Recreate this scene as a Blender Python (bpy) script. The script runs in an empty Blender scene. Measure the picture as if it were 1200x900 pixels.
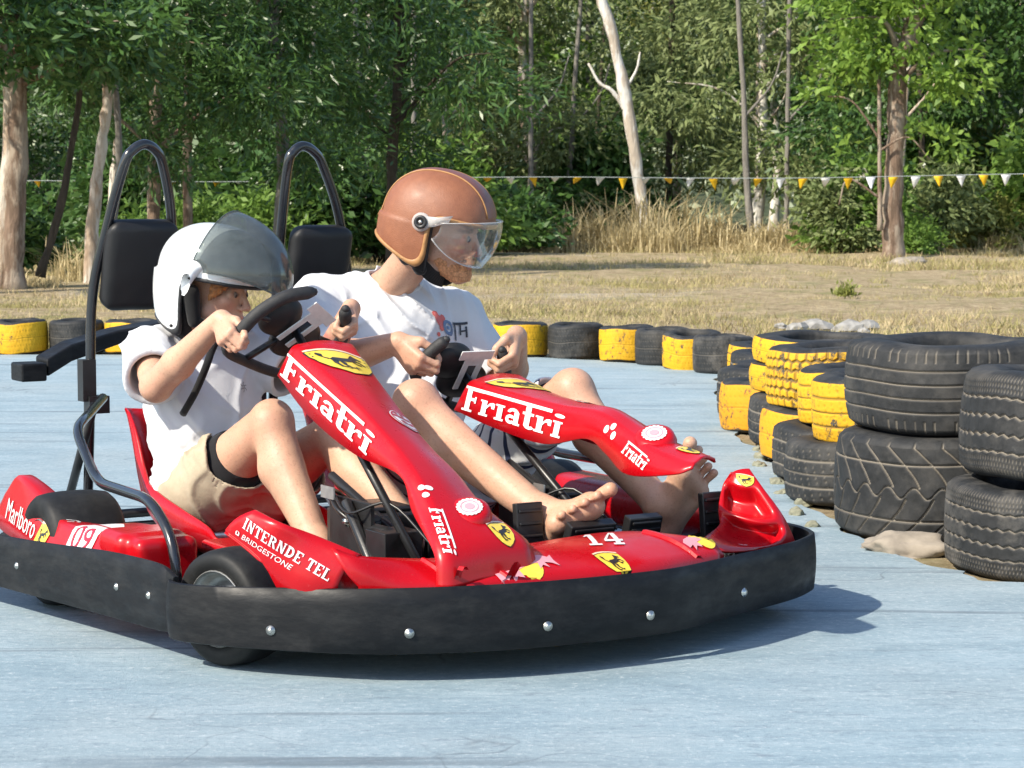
import bpy, bmesh, math, random
import numpy as np
from mathutils import Vector, Matrix, Euler
from mathutils.bvhtree import BVHTree
random.seed(7); RNG = np.random.default_rng(11)
SC = bpy.context.scene
COL = SC.collection
R = math.radians

# ------------------------------------------------------------------ objects
def link(o, parent=None):
    COL.objects.link(o)
    if parent is not None: o.parent = parent
    return o
def tag(o, label, cat, group=None):
    o['label'] = label; o['category'] = cat
    if group: o['group'] = group
    return o
def empty(name, loc=(0, 0, 0), rz=0):
    o = bpy.data.objects.new(name, None); o.empty_display_size = .1
    link(o); o.location = loc; o.rotation_euler = (0, 0, rz); return o
def setkind(o, k): o['kind'] = k; return o
def mesh_np(name, verts, quads=None, tris=None, mat=None, parent=None, smooth=False, uv=None):
    """mesh object from numpy arrays (quads Nx4, tris Mx3)"""
    me = bpy.data.meshes.new(name)
    verts = np.asarray(verts, np.float32)
    me.vertices.add(len(verts)); me.vertices.foreach_set('co', verts.ravel())
    idx = []; tot = []
    if quads is not None and len(quads): idx.append(np.asarray(quads, np.int32).ravel()); tot.append(np.full(len(quads), 4, np.int32))
    if tris is not None and len(tris): idx.append(np.asarray(tris, np.int32).ravel()); tot.append(np.full(len(tris), 3, np.int32))
    idx = np.concatenate(idx); tot = np.concatenate(tot)
    start = np.concatenate([[0], np.cumsum(tot)[:-1]]).astype(np.int32)
    me.loops.add(len(idx)); me.loops.foreach_set('vertex_index', idx)
    me.polygons.add(len(tot)); me.polygons.foreach_set('loop_start', start)
    try: me.polygons.foreach_set('loop_total', tot)
    except Exception: pass
    if smooth: me.polygons.foreach_set('use_smooth', np.ones(len(tot), bool))
    if uv is not None:
        l = me.uv_layers.new(name='UVMap'); l.data.foreach_set('uv', np.asarray(uv, np.float32)[idx].ravel())
    me.update(calc_edges=True)
    if mat: me.materials.append(mat)
    return link(bpy.data.objects.new(name, me), parent)

class MB:
    """collects pieces of one mesh object"""
    def __init__(s): s.v = []; s.f = []; s.sm = []; s.mi = []
    def add(s, vs, fs, smooth=False, mi=0):
        b = len(s.v); s.v += [tuple(map(float, p)) for p in vs]
        for f in fs: s.f.append(tuple(b + i for i in f)); s.sm.append(smooth); s.mi.append(mi)
    def box(s, c, size, M=None, mi=0, taper=1.0):
        x, y, z = [a / 2 for a in size]; vs = []
        for sx, sy, sz in ((-1,-1,-1),(1,-1,-1),(1,1,-1),(-1,1,-1),(-1,-1,1),(1,-1,1),(1,1,1),(-1,1,1)):
            t = taper if sz > 0 else 1
            p = Vector((sx * x * t, sy * y * t, sz * z))
            if M is not None: p = M @ p
            vs.append(p + Vector(c))
        s.add(vs, [(3,2,1,0),(4,5,6,7),(0,1,5,4),(1,2,6,5),(2,3,7,6),(3,0,4,7)], mi=mi)
    def tube(s, pts, r, n=10, cap=True, mi=0, smooth=True):
        pts = [Vector(p) for p in pts]; rs = r if isinstance(r, (list, tuple)) else [r] * len(pts)
        prev = None; rings = []
        for i, p in enumerate(pts):
            t = (pts[min(i + 1, len(pts) - 1)] - pts[max(i - 1, 0)]).normalized()
            if prev is None:
                a = Vector((0, 0, 1)) if abs(t.z) < .9 else Vector((1, 0, 0))
                x = t.cross(a).normalized()
            else: x = (prev - t * prev.dot(t)).normalized()
            prev = x; y = t.cross(x)
            rings.append([p + (x * math.cos(2 * math.pi * k / n) + y * math.sin(2 * math.pi * k / n)) * rs[i] for k in range(n)])
        vs = [q for ring in rings for q in ring]; fs = []
        for i in range(len(pts) - 1):
            for k in range(n):
                fs.append((i*n+k, i*n+(k+1)%n, (i+1)*n+(k+1)%n, (i+1)*n+k))
        s.add(vs, fs, smooth, mi)
        if cap:
            s.add(rings[0], [tuple(range(n))[::-1]], False, mi); s.add(rings[-1], [tuple(range(n))], False, mi)
    def lathe(s, prof, c=(0, 0, 0), axis='Z', n=24, M=None, mi=0, smooth=True, close=False):
        """prof: (radius, height) list"""
        vs = []
        for r_, h in prof:
            for k in range(n):
                a = 2 * math.pi * k / n; p = Vector((r_ * math.cos(a), r_ * math.sin(a), h))
                if axis == 'Y': p = Vector((p.x, p.z, p.y))
                if axis == 'X': p = Vector((p.z, p.x, p.y))
                if M is not None: p = M @ p
                vs.append(p + Vector(c))
        fs = []; m = len(prof)
        for i in range(m if close else m - 1):
            j = (i + 1) % m
            for k in range(n): fs.append((i*n+k, i*n+(k+1)%n, j*n+(k+1)%n, j*n+k))
        s.add(vs, fs, smooth, mi)
    def grid(s, P, smooth=True, mi=0, closed_u=False):
        P = [[Vector(p) for p in row] for row in P]; n = len(P[0]); vs = [p for row in P for p in row]; fs = []
        for i in range(len(P) - 1):
            for k in range(n if closed_u else n - 1):
                fs.append((i*n+k, i*n+(k+1)%n, (i+1)*n+(k+1)%n, (i+1)*n+k))
        s.add(vs, fs, smooth, mi)
    def build(s, name, mats, parent=None, bevel=0, solid=0, sub=0, wn=False, offset=-1, recalc=True):
        me = bpy.data.meshes.new(name); me.from_pydata(s.v, [], s.f)
        me.polygons.foreach_set('use_smooth', s.sm); me.polygons.foreach_set('material_index', s.mi)
        for m in (mats if isinstance(mats, (list, tuple)) else [mats]): me.materials.append(m)
        if recalc:
            bm = bmesh.new(); bm.from_mesh(me); bmesh.ops.remove_doubles(bm, verts=bm.verts, dist=1e-5)
            bmesh.ops.recalc_face_normals(bm, faces=bm.faces); bm.to_mesh(me); bm.free()
        o = link(bpy.data.objects.new(name, me), parent)
        if solid: md = o.modifiers.new('s', 'SOLIDIFY'); md.thickness = solid; md.offset = offset
        if bevel: md = o.modifiers.new('b', 'BEVEL'); md.width = bevel; md.segments = 2; md.limit_method = 'ANGLE'; md.angle_limit = R(35)
        if sub: md = o.modifiers.new('u', 'SUBSURF'); md.levels = sub; md.render_levels = sub
        return o

def spline(pts, n=8):
    """Catmull-Rom through pts"""
    P = [np.array(p, float) for p in pts]; P = [2*P[0]-P[1]] + P + [2*P[-1]-P[-2]]; out = []
    for i in range(1, len(P) - 2):
        for k in range(n):
            t = k / n; a, b, c, d = P[i-1], P[i], P[i+1], P[i+2]
            out.append(.5 * ((2*b) + (c-a)*t + (2*a-5*b+4*c-d)*t*t + (3*b-a-3*c+d)*t**3))
    out.append(P[-2]); return [tuple(p) for p in out]
def rounded(pts, rad, n=5):
    """polyline with its corners rounded"""
    P = [Vector(p) for p in pts]; out = [P[0]]
    for i in range(1, len(P) - 1):
        a = (P[i-1] - P[i]); b = (P[i+1] - P[i]); r = min(rad, a.length * .48, b.length * .48)
        p0 = P[i] + a.normalized() * r; p2 = P[i] + b.normalized() * r
        for k in range(n + 1):
            t = k / n; out.append(p0 * (1-t)**2 + P[i] * 2*t*(1-t) + p2 * t*t)
    out.append(P[-1]); return out

# ------------------------------------------------------------------ materials
class NT:
    def __init__(s, name):
        s.m = bpy.data.materials.new(name); s.m.use_nodes = True; s.t = s.m.node_tree; s.t.nodes.clear()
        s.out = s.n('ShaderNodeOutputMaterial')
    def n(s, typ, **kw):
        nd = s.t.nodes.new(typ)
        for k, v in kw.items():
            if hasattr(nd, k): setattr(nd, k, v)
        return nd
    def l(s, a, b): s.t.links.new(a, b)
    def coord(s, which='Object', scale=(1, 1, 1)):
        c = s.n('ShaderNodeTexCoord'); mp = s.n('ShaderNodeMapping'); mp.inputs['Scale'].default_value = scale
        s.l(c.outputs[which], mp.inputs[0]); return mp.outputs[0]
    def noise(s, vec, scale, detail=4, rough=.55, dist=0.):
        t = s.n('ShaderNodeTexNoise'); t.inputs['Scale'].default_value = scale; t.inputs['Detail'].default_value = detail
        t.inputs['Roughness'].default_value = rough; t.inputs['Distortion'].default_value = dist
        if vec is not None: s.l(vec, t.inputs['Vector'])
        return t.outputs['Fac']
    def ramp(s, fac, stops):
        r = s.n('ShaderNodeValToRGB'); e = r.color_ramp.elements
        while len(e) < len(stops): e.new(.5)
        for k, (p, c) in enumerate(stops):
            e[k].position = p; e[k].color = (c if len(c) == 4 else (*c, 1))
        s.l(fac, r.inputs[0]); return r.outputs[0]
    def math(s, op, a, b=None, clamp=False):
        m = s.n('ShaderNodeMath', operation=op); m.use_clamp = clamp
        for i, x in enumerate((a, b)):
            if x is None: continue
            if isinstance(x, (int, float)): m.inputs[i].default_value = x
            else: s.l(x, m.inputs[i])
        return m.outputs[0]
    def mix(s, fac, a, b, blend='MIX'):
        m = s.n('ShaderNodeMix', data_type='RGBA', blend_type=blend)
        for sock, x in ((m.inputs[0], fac), (m.inputs[6], a), (m.inputs[7], b)):
            if isinstance(x, (int, float)): sock.default_value = x
            elif isinstance(x, (tuple, list)): sock.default_value = x if len(x) == 4 else (*x, 1)
            else: s.l(x, sock)
        return m.outputs[2]
    def bump(s, h, strength=.3, dist=.01, normal=None):
        b = s.n('ShaderNodeBump'); b.inputs['Strength'].default_value = strength; b.inputs['Distance'].default_value = dist
        s.l(h, b.inputs['Height'])
        if normal is not None: s.l(normal, b.inputs['Normal'])
        return b.outputs[0]
    def bsdf(s, color=None, rough=.5, metal=0., normal=None, **kw):
        p = s.n('ShaderNodeBsdfPrincipled')
        for nm, x in [('Base Color', color), ('Roughness', rough), ('Metallic', metal), ('Normal', normal)] + [(k.replace('_', ' '), v) for k, v in kw.items()]:
            if x is None: continue
            sock = p.inputs[nm]
            if isinstance(x, (int, float)): sock.default_value = x
            elif isinstance(x, (tuple, list)): sock.default_value = (*x, 1) if (len(x) == 3 and sock.type == 'RGBA') else x
            else: s.l(x, sock)
        s.l(p.outputs[0], s.out.inputs[0]); return p
def simple(name, col, rough=.5, metal=0., var=.12, nscale=25, bump=0., bscale=200, **kw):
    t = NT(name); v = t.coord()
    f = t.noise(v, nscale, 5)
    lo = tuple(c * (1 - var) for c in col); hi = tuple(min(1, c * (1 + var)) for c in col)
    c = t.ramp(f, [(.3, lo), (.7, hi)])
    rr = t.ramp(t.noise(v, nscale * .6, 4), [(.3, (max(0, rough - .08),) * 3), (.75, (min(1, rough + .1),) * 3)])
    nm = t.bump(t.noise(v, bscale, 3), bump, .002) if bump else None
    t.bsdf(c, rr, metal, nm, **kw); return t.m

# ------------------------------------------------------------------ signed distance volumes (bodies, clothes, helmets)
def rot_to(z):
    z = Vector(z).normalized(); return np.array(z.to_track_quat('Z', 'Y').to_matrix())
def sd_cap(a, b, ra, rb):
    a = np.array(a, float); b = np.array(b, float); ba = b - a; L2 = float(ba @ ba) + 1e-12
    def f(P):
        t = np.clip(((P - a) @ ba) / L2, 0, 1)
        return np.linalg.norm(P - a - t[..., None] * ba, axis=-1) - (ra + (rb - ra) * t)
    m = max(ra, rb); return f, np.minimum(a, b) - m, np.maximum(a, b) + m
def sd_ell(c, r, M=None):
    c = np.array(c, float); r = np.array(r, float); M = np.eye(3) if M is None else np.array(M, float)
    def f(P):
        q = (P - c) @ M; k0 = np.linalg.norm(q / r, axis=-1); k1 = np.linalg.norm(q / (r * r), axis=-1)
        return k0 * (k0 - 1) / np.maximum(k1, 1e-9)
    m = np.abs(M) @ r * 1.0; m = np.maximum(m, r.min()); m = np.full(3, np.linalg.norm(m)) if False else np.sqrt((M * M) @ (r * r))
    return f, c - m, c + m
def sd_box(c, h, rad=.01, M=None):
    c = np.array(c, float); h = np.array(h, float) - rad; M = np.eye(3) if M is None else np.array(M, float)
    def f(P):
        q = np.abs((P - c) @ M) - h
        return np.linalg.norm(np.maximum(q, 0), axis=-1) + np.minimum(q.max(axis=-1), 0) - rad
    m = np.abs(M) @ (h + rad); return f, c - m, c + m
class Vol:
    def __init__(s, lo, hi, h):
        s.lo = np.array(lo, float); s.h = h; s.n = np.ceil((np.array(hi) - s.lo) / h).astype(int) + 1
        s.d = np.full(s.n, 1.0, np.float32)
    def sub(s, lo, hi, m):
        a = np.clip(np.floor((lo - m - s.lo) / s.h).astype(int), 0, s.n); b = np.clip(np.ceil((hi + m - s.lo) / s.h).astype(int) + 1, 0, s.n)
        if (b <= a).any(): return None, None
        sl = tuple(slice(i, j) for i, j in zip(a, b))
        g = np.stack(np.meshgrid(*[s.lo[k] + s.h * np.arange(a[k], b[k]) for k in range(3)], indexing='ij'), -1)
        return sl, g
    def add(s, prim, k=.01, warp=None):
        f, lo, hi = prim; sl, P = s.sub(lo, hi, .03 + k)
        if sl is None: return
        e = f(P).astype(np.float32); d = s.d[sl]
        if k > 0:
            hh = np.clip(.5 + .5 * (e - d) / k, 0, 1); r = e + (d - e) * hh - k * hh * (1 - hh); r = np.minimum(r, np.minimum(d, e))
        else: r = np.minimum(d, e)
        s.d[sl] = r
        return s
    def cut(s, prim, k=.004):
        f, lo, hi = prim; sl, P = s.sub(lo, hi, .03 + k)
        if sl is None: return
        e = -f(P).astype(np.float32); d = s.d[sl]; hh = np.clip(.5 - .5 * (e - d) / max(k, 1e-6), 0, 1)
        s.d[sl] = np.maximum(e + (d - e) * hh + k * hh * (1 - hh), np.maximum(d, e)) if k > 0 else np.maximum(d, e)
        return s
    def keep(s, fn):
        s.d = np.maximum(s.d, fn(s.pts()).astype(np.float32)); return s
    def pts(s): return np.stack(np.meshgrid(*[s.lo[k] + s.h * np.arange(s.n[k]) for k in range(3)], indexing='ij'), -1)
    def disp(s, fn, band=.03):
        m = np.abs(s.d) < band; ix = np.argwhere(m); s.d[m] += fn(s.lo + ix * s.h).astype(np.float32); return s
    def mesh(s, relax=2):
        d = s.d; ins = d < 0; c = np.zeros(np.array(d.shape) - 1, np.uint8)
        nx, ny, nz = c.shape
        for i in (0, 1):
            for j in (0, 1):
                for k in (0, 1): c += ins[i:i+nx, j:j+ny, k:k+nz]
        act = (c > 0) & (c < 8); cells = np.argwhere(act); idm = np.full(c.shape, -1, np.int32); idm[act] = np.arange(len(cells))
        acc = np.zeros((len(cells), 3)); cnt = np.zeros(len(cells))
        corners = [(i, j, k) for i in (0, 1) for j in (0, 1) for k in (0, 1)]
        for a in corners:
            for ax in range(3):
                if a[ax]: continue
                b = list(a); b[ax] = 1
                da = d[tuple((cells + a).T)]; db = d[tuple((cells + b).T)]; m = (da < 0) != (db < 0)
                t = da[m] / (da[m] - db[m]); p = np.array(a) + t[:, None] * (np.array(b) - np.array(a)); acc[m] += p; cnt[m] += 1
        V = cells + acc / np.maximum(cnt, 1)[:, None]; quads = []
        for ax in range(3):
            sl0 = [slice(1, -1)] * 3; sl0[ax] = slice(0, -1); sl1 = list(sl0); sl1[ax] = slice(1, None)
            A = ins[tuple(sl0)]; B = ins[tuple(sl1)]; e = np.argwhere(A != B); flip = A[tuple(e.T)]
            e = e + 1; e[:, ax] -= 1
            u, v = [(1, 2), (2, 0), (0, 1)][ax]
            def cid(du, dv):
                q = e.copy(); q[:, u] -= du; q[:, v] -= dv; return idm[tuple(q.T)]
            q = np.stack([cid(1, 1), cid(0, 1), cid(0, 0), cid(1, 0)], 1); q[~flip] = q[~flip][:, ::-1]; quads.append(q)
        Q = np.concatenate(quads)
        for _ in range(relax):
            S = np.zeros_like(V); N = np.zeros(len(V))
            for a, b in ((0, 1), (1, 2), (2, 3), (3, 0)):
                np.add.at(S, Q[:, a], V[Q[:, b]]); np.add.at(N, Q[:, a], 1); np.add.at(S, Q[:, b], V[Q[:, a]]); np.add.at(N, Q[:, b], 1)
            V = V * .5 + .5 * S / np.maximum(N, 1)[:, None]
        return V * s.h + s.lo, Q
    def obj(s, name, mat, parent=None, relax=2):
        V, Q = s.mesh(relax); return mesh_np(name, V, quads=Q, mat=mat, parent=parent, smooth=True)
def vnoise(P, f, seed=0):
    """smooth value noise on points, about -1..1"""
    Q = np.asarray(P) * f; i = np.floor(Q).astype(np.int64); t = Q - i; t = t * t * (3 - 2 * t); out = 0
    for a in (0, 1):
        for b in (0, 1):
            for c in (0, 1):
                h = ((i[..., 0]+a) * 374761393 + (i[..., 1]+b) * 668265263 + (i[..., 2]+c) * 2147483647 + seed * 974711) & 0xffffffff
                h = ((h ^ (h >> 13)) * 1274126177) & 0xffffffff; h = (h ^ (h >> 16)) / 0xffffffff * 2 - 1
                w = (t[..., 0] if a else 1-t[..., 0]) * (t[..., 1] if b else 1-t[..., 1]) * (t[..., 2] if c else 1-t[..., 2])
                out = out + w * h
    return out

# ------------------------------------------------------------------ decals laid on a surface
def bvh_of(o):
    """BVH of an object's own mesh data (its local coordinates)"""
    me = o.data; vs = [v.co.copy() for v in me.vertices]; return BVHTree.FromPolygons(vs, [tuple(p.vertices) for p in me.polygons])
def poly_tris(poly):
    from mathutils.geometry import tessellate_polygon
    return tessellate_polygon([[Vector((p[0], p[1], 0)) for p in poly]])
def decal(name, polys, org, ux, uy, bvh, mat, parent, off=.002, cell=.02, d=None, maxd=.25):
    """polys: list of 2D outlines in the (ux,uy) frame at org, pressed onto bvh along -normal"""
    org, ux, uy = Vector(org), Vector(ux), Vector(uy); nrm = (Vector(d) if d is not None else ux.cross(uy)).normalized()
    bm = bmesh.new()
    for k, poly in enumerate(polys):
        vs = [bm.verts.new((p[0], p[1], (k % 7) * 3e-5)) for p in poly]
        for t in poly_tris(poly):
            try: bm.faces.new([vs[i] for i in t])
            except ValueError: pass
    for _ in range(4):
        long = [e for e in bm.edges if (ux * (e.verts[0].co.x - e.verts[1].co.x) + uy * (e.verts[0].co.y - e.verts[1].co.y)).length > cell]
        if not long: break
        bmesh.ops.subdivide_edges(bm, edges=long, cuts=1); bmesh.ops.triangulate(bm, faces=bm.faces)
    for v in bm.verts:
        k = v.co.z; p = org + ux * v.co.x + uy * v.co.y
        h = bvh.ray_cast(p + nrm * maxd, -nrm, 2 * maxd) if bvh else (None,) * 4
        if h[0] is None:
            h = bvh.find_nearest(p) if bvh else (p, nrm)
        n = h[1] if h[1].dot(nrm) > 0 else -h[1]
        v.co = h[0] + nrm * (off + k * 3)
    bmesh.ops.recalc_face_normals(bm, faces=bm.faces)
    me = bpy.data.meshes.new(name); bm.to_mesh(me); bm.free(); me.materials.append(mat)
    return link(bpy.data.objects.new(name, me), parent)

def box2(x0, y0, x1, y1): return [(x0, y0), (x1, y0), (x1, y1), (x0, y1)]
def disc2(x, y, r, n=20, ry=None): ry = r if ry is None else ry; return [(x + r*math.cos(2*math.pi*k/n), y + ry*math.sin(2*math.pi*k/n)) for k in range(n)]
def ring2(x, y, rx, ry, w, a0, a1, n=12):
    """bent bar along an ellipse from a0 to a1 degrees, as quads"""
    out = []
    for k in range(n):
        q = []
        for a, s_ in ((a0 + (a1-a0)*k/n, 0), (a0 + (a1-a0)*(k+1)/n, 0), (a0 + (a1-a0)*(k+1)/n, 1), (a0 + (a1-a0)*k/n, 1)):
            q.append((x + (rx - w*s_) * math.cos(R(a)), y + (ry - w*s_) * math.sin(R(a))))
        out.append(q)
    return out
# slab-serif letters, unit = capital height; each returns (polygons, advance)
def slab(ch):
    b = box2; S = .21; f = .07
    if ch == 'F': return [b(.1,0,.1+S,1), b(0,0,.44,f*1.2), b(.1+S,.86,.8,1), b(.1+S,.45,.55,.57), b(.48,.38,.55,.64), b(0,.9,.1,1)], .74
    if ch == 'r': return [b(.08,0,.08+S,.62), b(0,0,.38,f*1.2), b(0,.55,.08,.62), [(.29,.42),(.4,.56),(.52,.6),(.62,.58),(.62,.36),(.5,.36),(.48,.46),(.38,.44),(.29,.3)]], .66
    if ch == 'i': return [b(.08,0,.08+S,.62), b(0,0,.37,f*1.2), b(0,.55,.08,.62), b(.29,.55,.37,.62)], .44
    if ch == 'a': return [b(.32,.0,.32+S*.9,.5)] + ring2(.27,.42,.24,.21,.12,0,170,8) + ring2(.2,.18,.2,.18,.12,40,330,12) + [b(.5,0,.58,f*1.2)], .62
    if ch == 't': return [b(.1,.1,.1+S,.86), b(0,.52,.44,.62)] + ring2(.32,.16,.22,.17,.12,180,330,8), .5
    if ch == 'I': return [b(.08,0,.08+S,1), b(0,0,.37,f), b(0,1-f,.37,1)], .46
    if ch == 'N': return [b(.06,0,.18,1), b(.6,0,.72,1), [(.06,1),(.26,1),(.72,0),(.54,0)], b(0,0,.26,f), b(.52,1-f,.8,1), b(0,1-f,.1,1)], .88
    if ch == 'T': return [b(.3,0,.5,1), b(0,.88,.8,1), b(.18,0,.62,f), b(0,.72,.07,.9), b(.73,.72,.8,.9)], .86
    if ch == 'E': return [b(.06,0,.26,1), b(0,0,.7,.1), b(0,.9,.7,1), b(.26,.46,.5,.56), b(.63,.08,.7,.28), b(.63,.72,.7,.92)], .78
    if ch == 'R': return [b(.06,0,.26,1), b(0,0,.34,f), b(0,.92,.4,1)] + ring2(.38,.73,.3,.27,.17,-90,90,8) + [b(.26,.46,.4,.54), [(.34,.5),(.52,.5),(.8,0),(.58,0)]], .84
    if ch == 'D': return [b(.06,0,.26,1), b(0,0,.34,.1), b(0,.9,.34,1)] + ring2(.3,.5,.46,.5,.19,-90,90,10), .86
    if ch == 'L': return [b(.06,0,.26,1), b(0,0,.7,.1), b(0,1-f,.36,1), b(.63,.08,.7,.3)], .76
    if ch == '1': return [b(.16,0,.38,1), b(0,0,.54,.1), [(0,.78),(.2,1),(.2,.84),(.04,.7)]], .68
    if ch == '4': return [b(.42,0,.62,1), b(.3,0,.74,.1), b(0,.24,.76,.36), [(0,.36),(.12,.36),(.5,1),(.42,1)]], .84
    return [], .4
def slab_text(txt, gap=.02):
    x = 0; out = []
    for ch in txt:
        ps, w = slab(ch); out += [[(p[0] + x, p[1]) for p in q] for q in ps]; x += w + gap
    return out, x
def friatri():
    """the word with the long bar of its F and the oval dot of its last i"""
    out, x = slab_text('Friatri', .015)
    out.append(box2(.3, .87, x - .56, 1.0)); out.append(disc2(x - .24, .83, .2, 14, .075)); return out, x
def font_polys(txt, shear=0.):
    """flat outlines of plain letters as triangles, unit = about capital height .7"""
    cu = bpy.data.curves.new('txt', 'FONT'); cu.body = txt; cu.shear = shear; cu.resolution_u = 3
    o = bpy.data.objects.new('txt', cu); COL.objects.link(o); dg = bpy.context.evaluated_depsgraph_get()
    me = bpy.data.meshes.new_from_object(o.evaluated_get(dg)); out = []
    for p in me.polygons: out.append([(me.vertices[i].co.x, me.vertices[i].co.y) for i in p.vertices])
    w = max([p[0] for q in out for p in q] + [.1]); bpy.data.objects.remove(o); bpy.data.curves.remove(cu); bpy.data.meshes.remove(me); return out, w
def place(polys, sx, sy=None, x=0, y=0): sy = sx if sy is None else sy; return [[(p[0]*sx + x, p[1]*sy + y) for p in q] for q in polys]
# ------------------------------------------------------------------ camera and daylight
CAM_H = 1.07; PITCH = math.atan(225 / 2670)
cam = bpy.data.objects.new('camera', bpy.data.cameras.new('camera')); link(cam)
cam.location = (0, 0, CAM_H); cam.rotation_euler = (R(90) - PITCH, 0, 0)
cam.data.sensor_width = 36; cam.data.lens = 36 * 2670 / 1200; cam.data.clip_end = 2000; cam.data.clip_start = .1
cam.data.dof.use_dof = True; cam.data.dof.focus_distance = 5.6; cam.data.dof.aperture_fstop = 20
SC.camera = cam
SUN_TRAVEL_AZ, SUN_EL = R(37), R(40)          # light travels towards +x and away from the camera
sun = bpy.data.objects.new('sun', bpy.data.lights.new('sun', 'SUN')); link(sun)
sun.data.energy = 4.4; sun.data.angle = R(1.0); sun.data.color = (1, .915, .77)
sd = Vector((math.cos(SUN_TRAVEL_AZ) * math.cos(SUN_EL), math.sin(SUN_TRAVEL_AZ) * math.cos(SUN_EL), -math.sin(SUN_EL)))
sun.rotation_euler = sd.to_track_quat('-Z', 'Y').to_euler(); sun.location = (-6, -4, 8)
w = bpy.data.worlds.new('World'); SC.world = w; w.use_nodes = True
bg = w.node_tree.nodes['Background']; sky = w.node_tree.nodes.new('ShaderNodeTexSky')
sky.sky_type = 'NISHITA'; sky.sun_disc = False; sky.sun_elevation = SUN_EL
sky.sun_rotation = math.atan2(-sd.x, -sd.y) % (2 * math.pi)
w.node_tree.links.new(sky.outputs[0], bg.inputs[0]); bg.inputs[1].default_value = .15
vs = SC.view_settings; vs.view_transform = 'Standard'; vs.look = 'None'; vs.gamma = 1; vs.exposure = 0.7; vs.use_curve_mapping = False
SC.cycles.max_bounces = 8; SC.cycles.transparent_max_bounces = 24; SC.cycles.use_denoising = True
SC.cycles.sample_clamp_indirect = 6; SC.cycles.caustics_reflective = False; SC.cycles.caustics_refractive = False

# ------------------------------------------------------------------ materials of the kart
def red_plastic():
    t = NT('red bodywork plastic'); v = t.coord()
    c = t.ramp(t.noise(v, 3.5, 5, .6), [(.25, (.36, .0015, .005)), (.55, (.44, .002, .007)), (.8, (.48, .005, .012))])
    scr = t.noise(t.coord('Object', (6, 60, 40)), 4, 6, .75)
    c = t.mix(t.ramp(scr, [(.64, (0, 0, 0)), (.71, (.5,) * 3)]), c, (.60, .16, .16))
    c = t.mix(t.ramp(t.noise(v, 7, 7, .8), [(.62, (0, 0, 0)), (.76, (.4,) * 3)]), c, (.14, .03, .028))
    r = t.ramp(t.noise(v, 9, 5, .7), [(.3, (.2,) * 3), (.75, (.44,) * 3)])
    n = t.bump(t.noise(v, 14, 3), .1, .006)
    t.bsdf(c, r, 0, n, Coat_Weight=.12, Coat_Roughness=.12, Specular_IOR_Level=.38); return t.m
M_RED = red_plastic()
def black_rubber(name, col=(.016, .017, .019), rough=.5, scuff=.5, sc=(1.2, 1.2, 26)):
    t = NT(name); v = t.coord('Object', sc)
    c = t.mix(t.ramp(t.noise(v, 3.5, 7, .75), [(.45, (0, 0, 0)), (.8, (scuff,) * 3)]), col, (.16, .16, .155))
    c = t.mix(t.ramp(t.noise(t.coord(), 5, 5, .7), [(.52, (0, 0, 0)), (.75, (.5 * scuff,) * 3)]), c, (.2, .19, .17))
    r = t.ramp(t.noise(v, 6, 4), [(.3, (rough - .1,) * 3), (.8, (rough + .2,) * 3)])
    t.bsdf(c, r, 0, t.bump(t.noise(v, 12, 5), .25, .003), Specular_IOR_Level=.28); return t.m
M_BUMP = black_rubber('scuffed black bumper plastic', (.0045, .005, .0065), .5, .11, (2.5, 2.5, 7))
M_TUBE = simple('black powder coated tube', (.012, .013, .015), .22, 0, .2, 40, Coat_Weight=.6, Coat_Roughness=.1)
M_PAD = simple('black seat vinyl', (.007, .007, .008), .55, 0, .2, 12, .25, 300)
M_BLK = simple('black painted steel', (.014, .014, .015), .38, 0, .3, 20, .1)
M_GRIP = simple('black foam grip', (.02, .02, .021), .62, 0, .25, 60, .5, 500)
M_STEEL = simple('zinc plated steel', (.55, .54, .5), .32, 1, .25, 40)
M_ALU = simple('brushed aluminium plate', (.58, .57, .55), .4, .85, .15, 30)
M_PLATE = simple('grey anodised plate', (.62, .62, .60), .6, 0, .12, 40)
M_KTYRE = black_rubber('kart tyre rubber', (.010, .0105, .011), .6, .14, (2, 2, 2))
M_RIM = simple('dusty alloy rim', (.5, .5, .48), .45, .8, .2, 30)
def printed(name, col, rough=.35, wear=.25, wc=(.5, .05, .06)):
    t = NT(name); v = t.coord()
    f = t.ramp(t.noise(v, 55, 6, .75), [(.58, (0, 0, 0)), (.66, (wear,) * 3)])
    t.bsdf(t.mix(f, col, wc), rough, 0, None, Coat_Weight=.2); return t.m
M_WHITE = printed('white sticker vinyl', (.8, .76, .76))
M_YEL = printed('yellow sticker vinyl', (.78, .56, .06), wear=.15, wc=(.5, .4, .2))
M_CREAM = printed('cream sticker vinyl', (.76, .6, .42))
M_INK = printed('black sticker ink', (.02, .02, .02), wear=.15, wc=(.5, .4, .1))
M_PINK = printed('faded pink sticker vinyl', (.72, .3, .34), wear=.4)
M_DRED = printed('dark red sticker ink', (.45, .01, .03), wear=.1)

# ------------------------------------------------------------------ the kart, in its own frame: x forward, y to its left, z up
KLOC = Vector((-.62542, 5.06608, 0)); KROT = R(-59)
KM = Matrix.Translation(KLOC) @ Matrix.Rotation(KROT, 4, 'Z')
kart = empty('go_kart', KLOC, KROT)
tag(kart, 'red two-seater go-kart with black wraparound bumper and number 14 on its nose', 'go-kart')
CV, MV = .43, .97                              # seat centre lines

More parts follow.
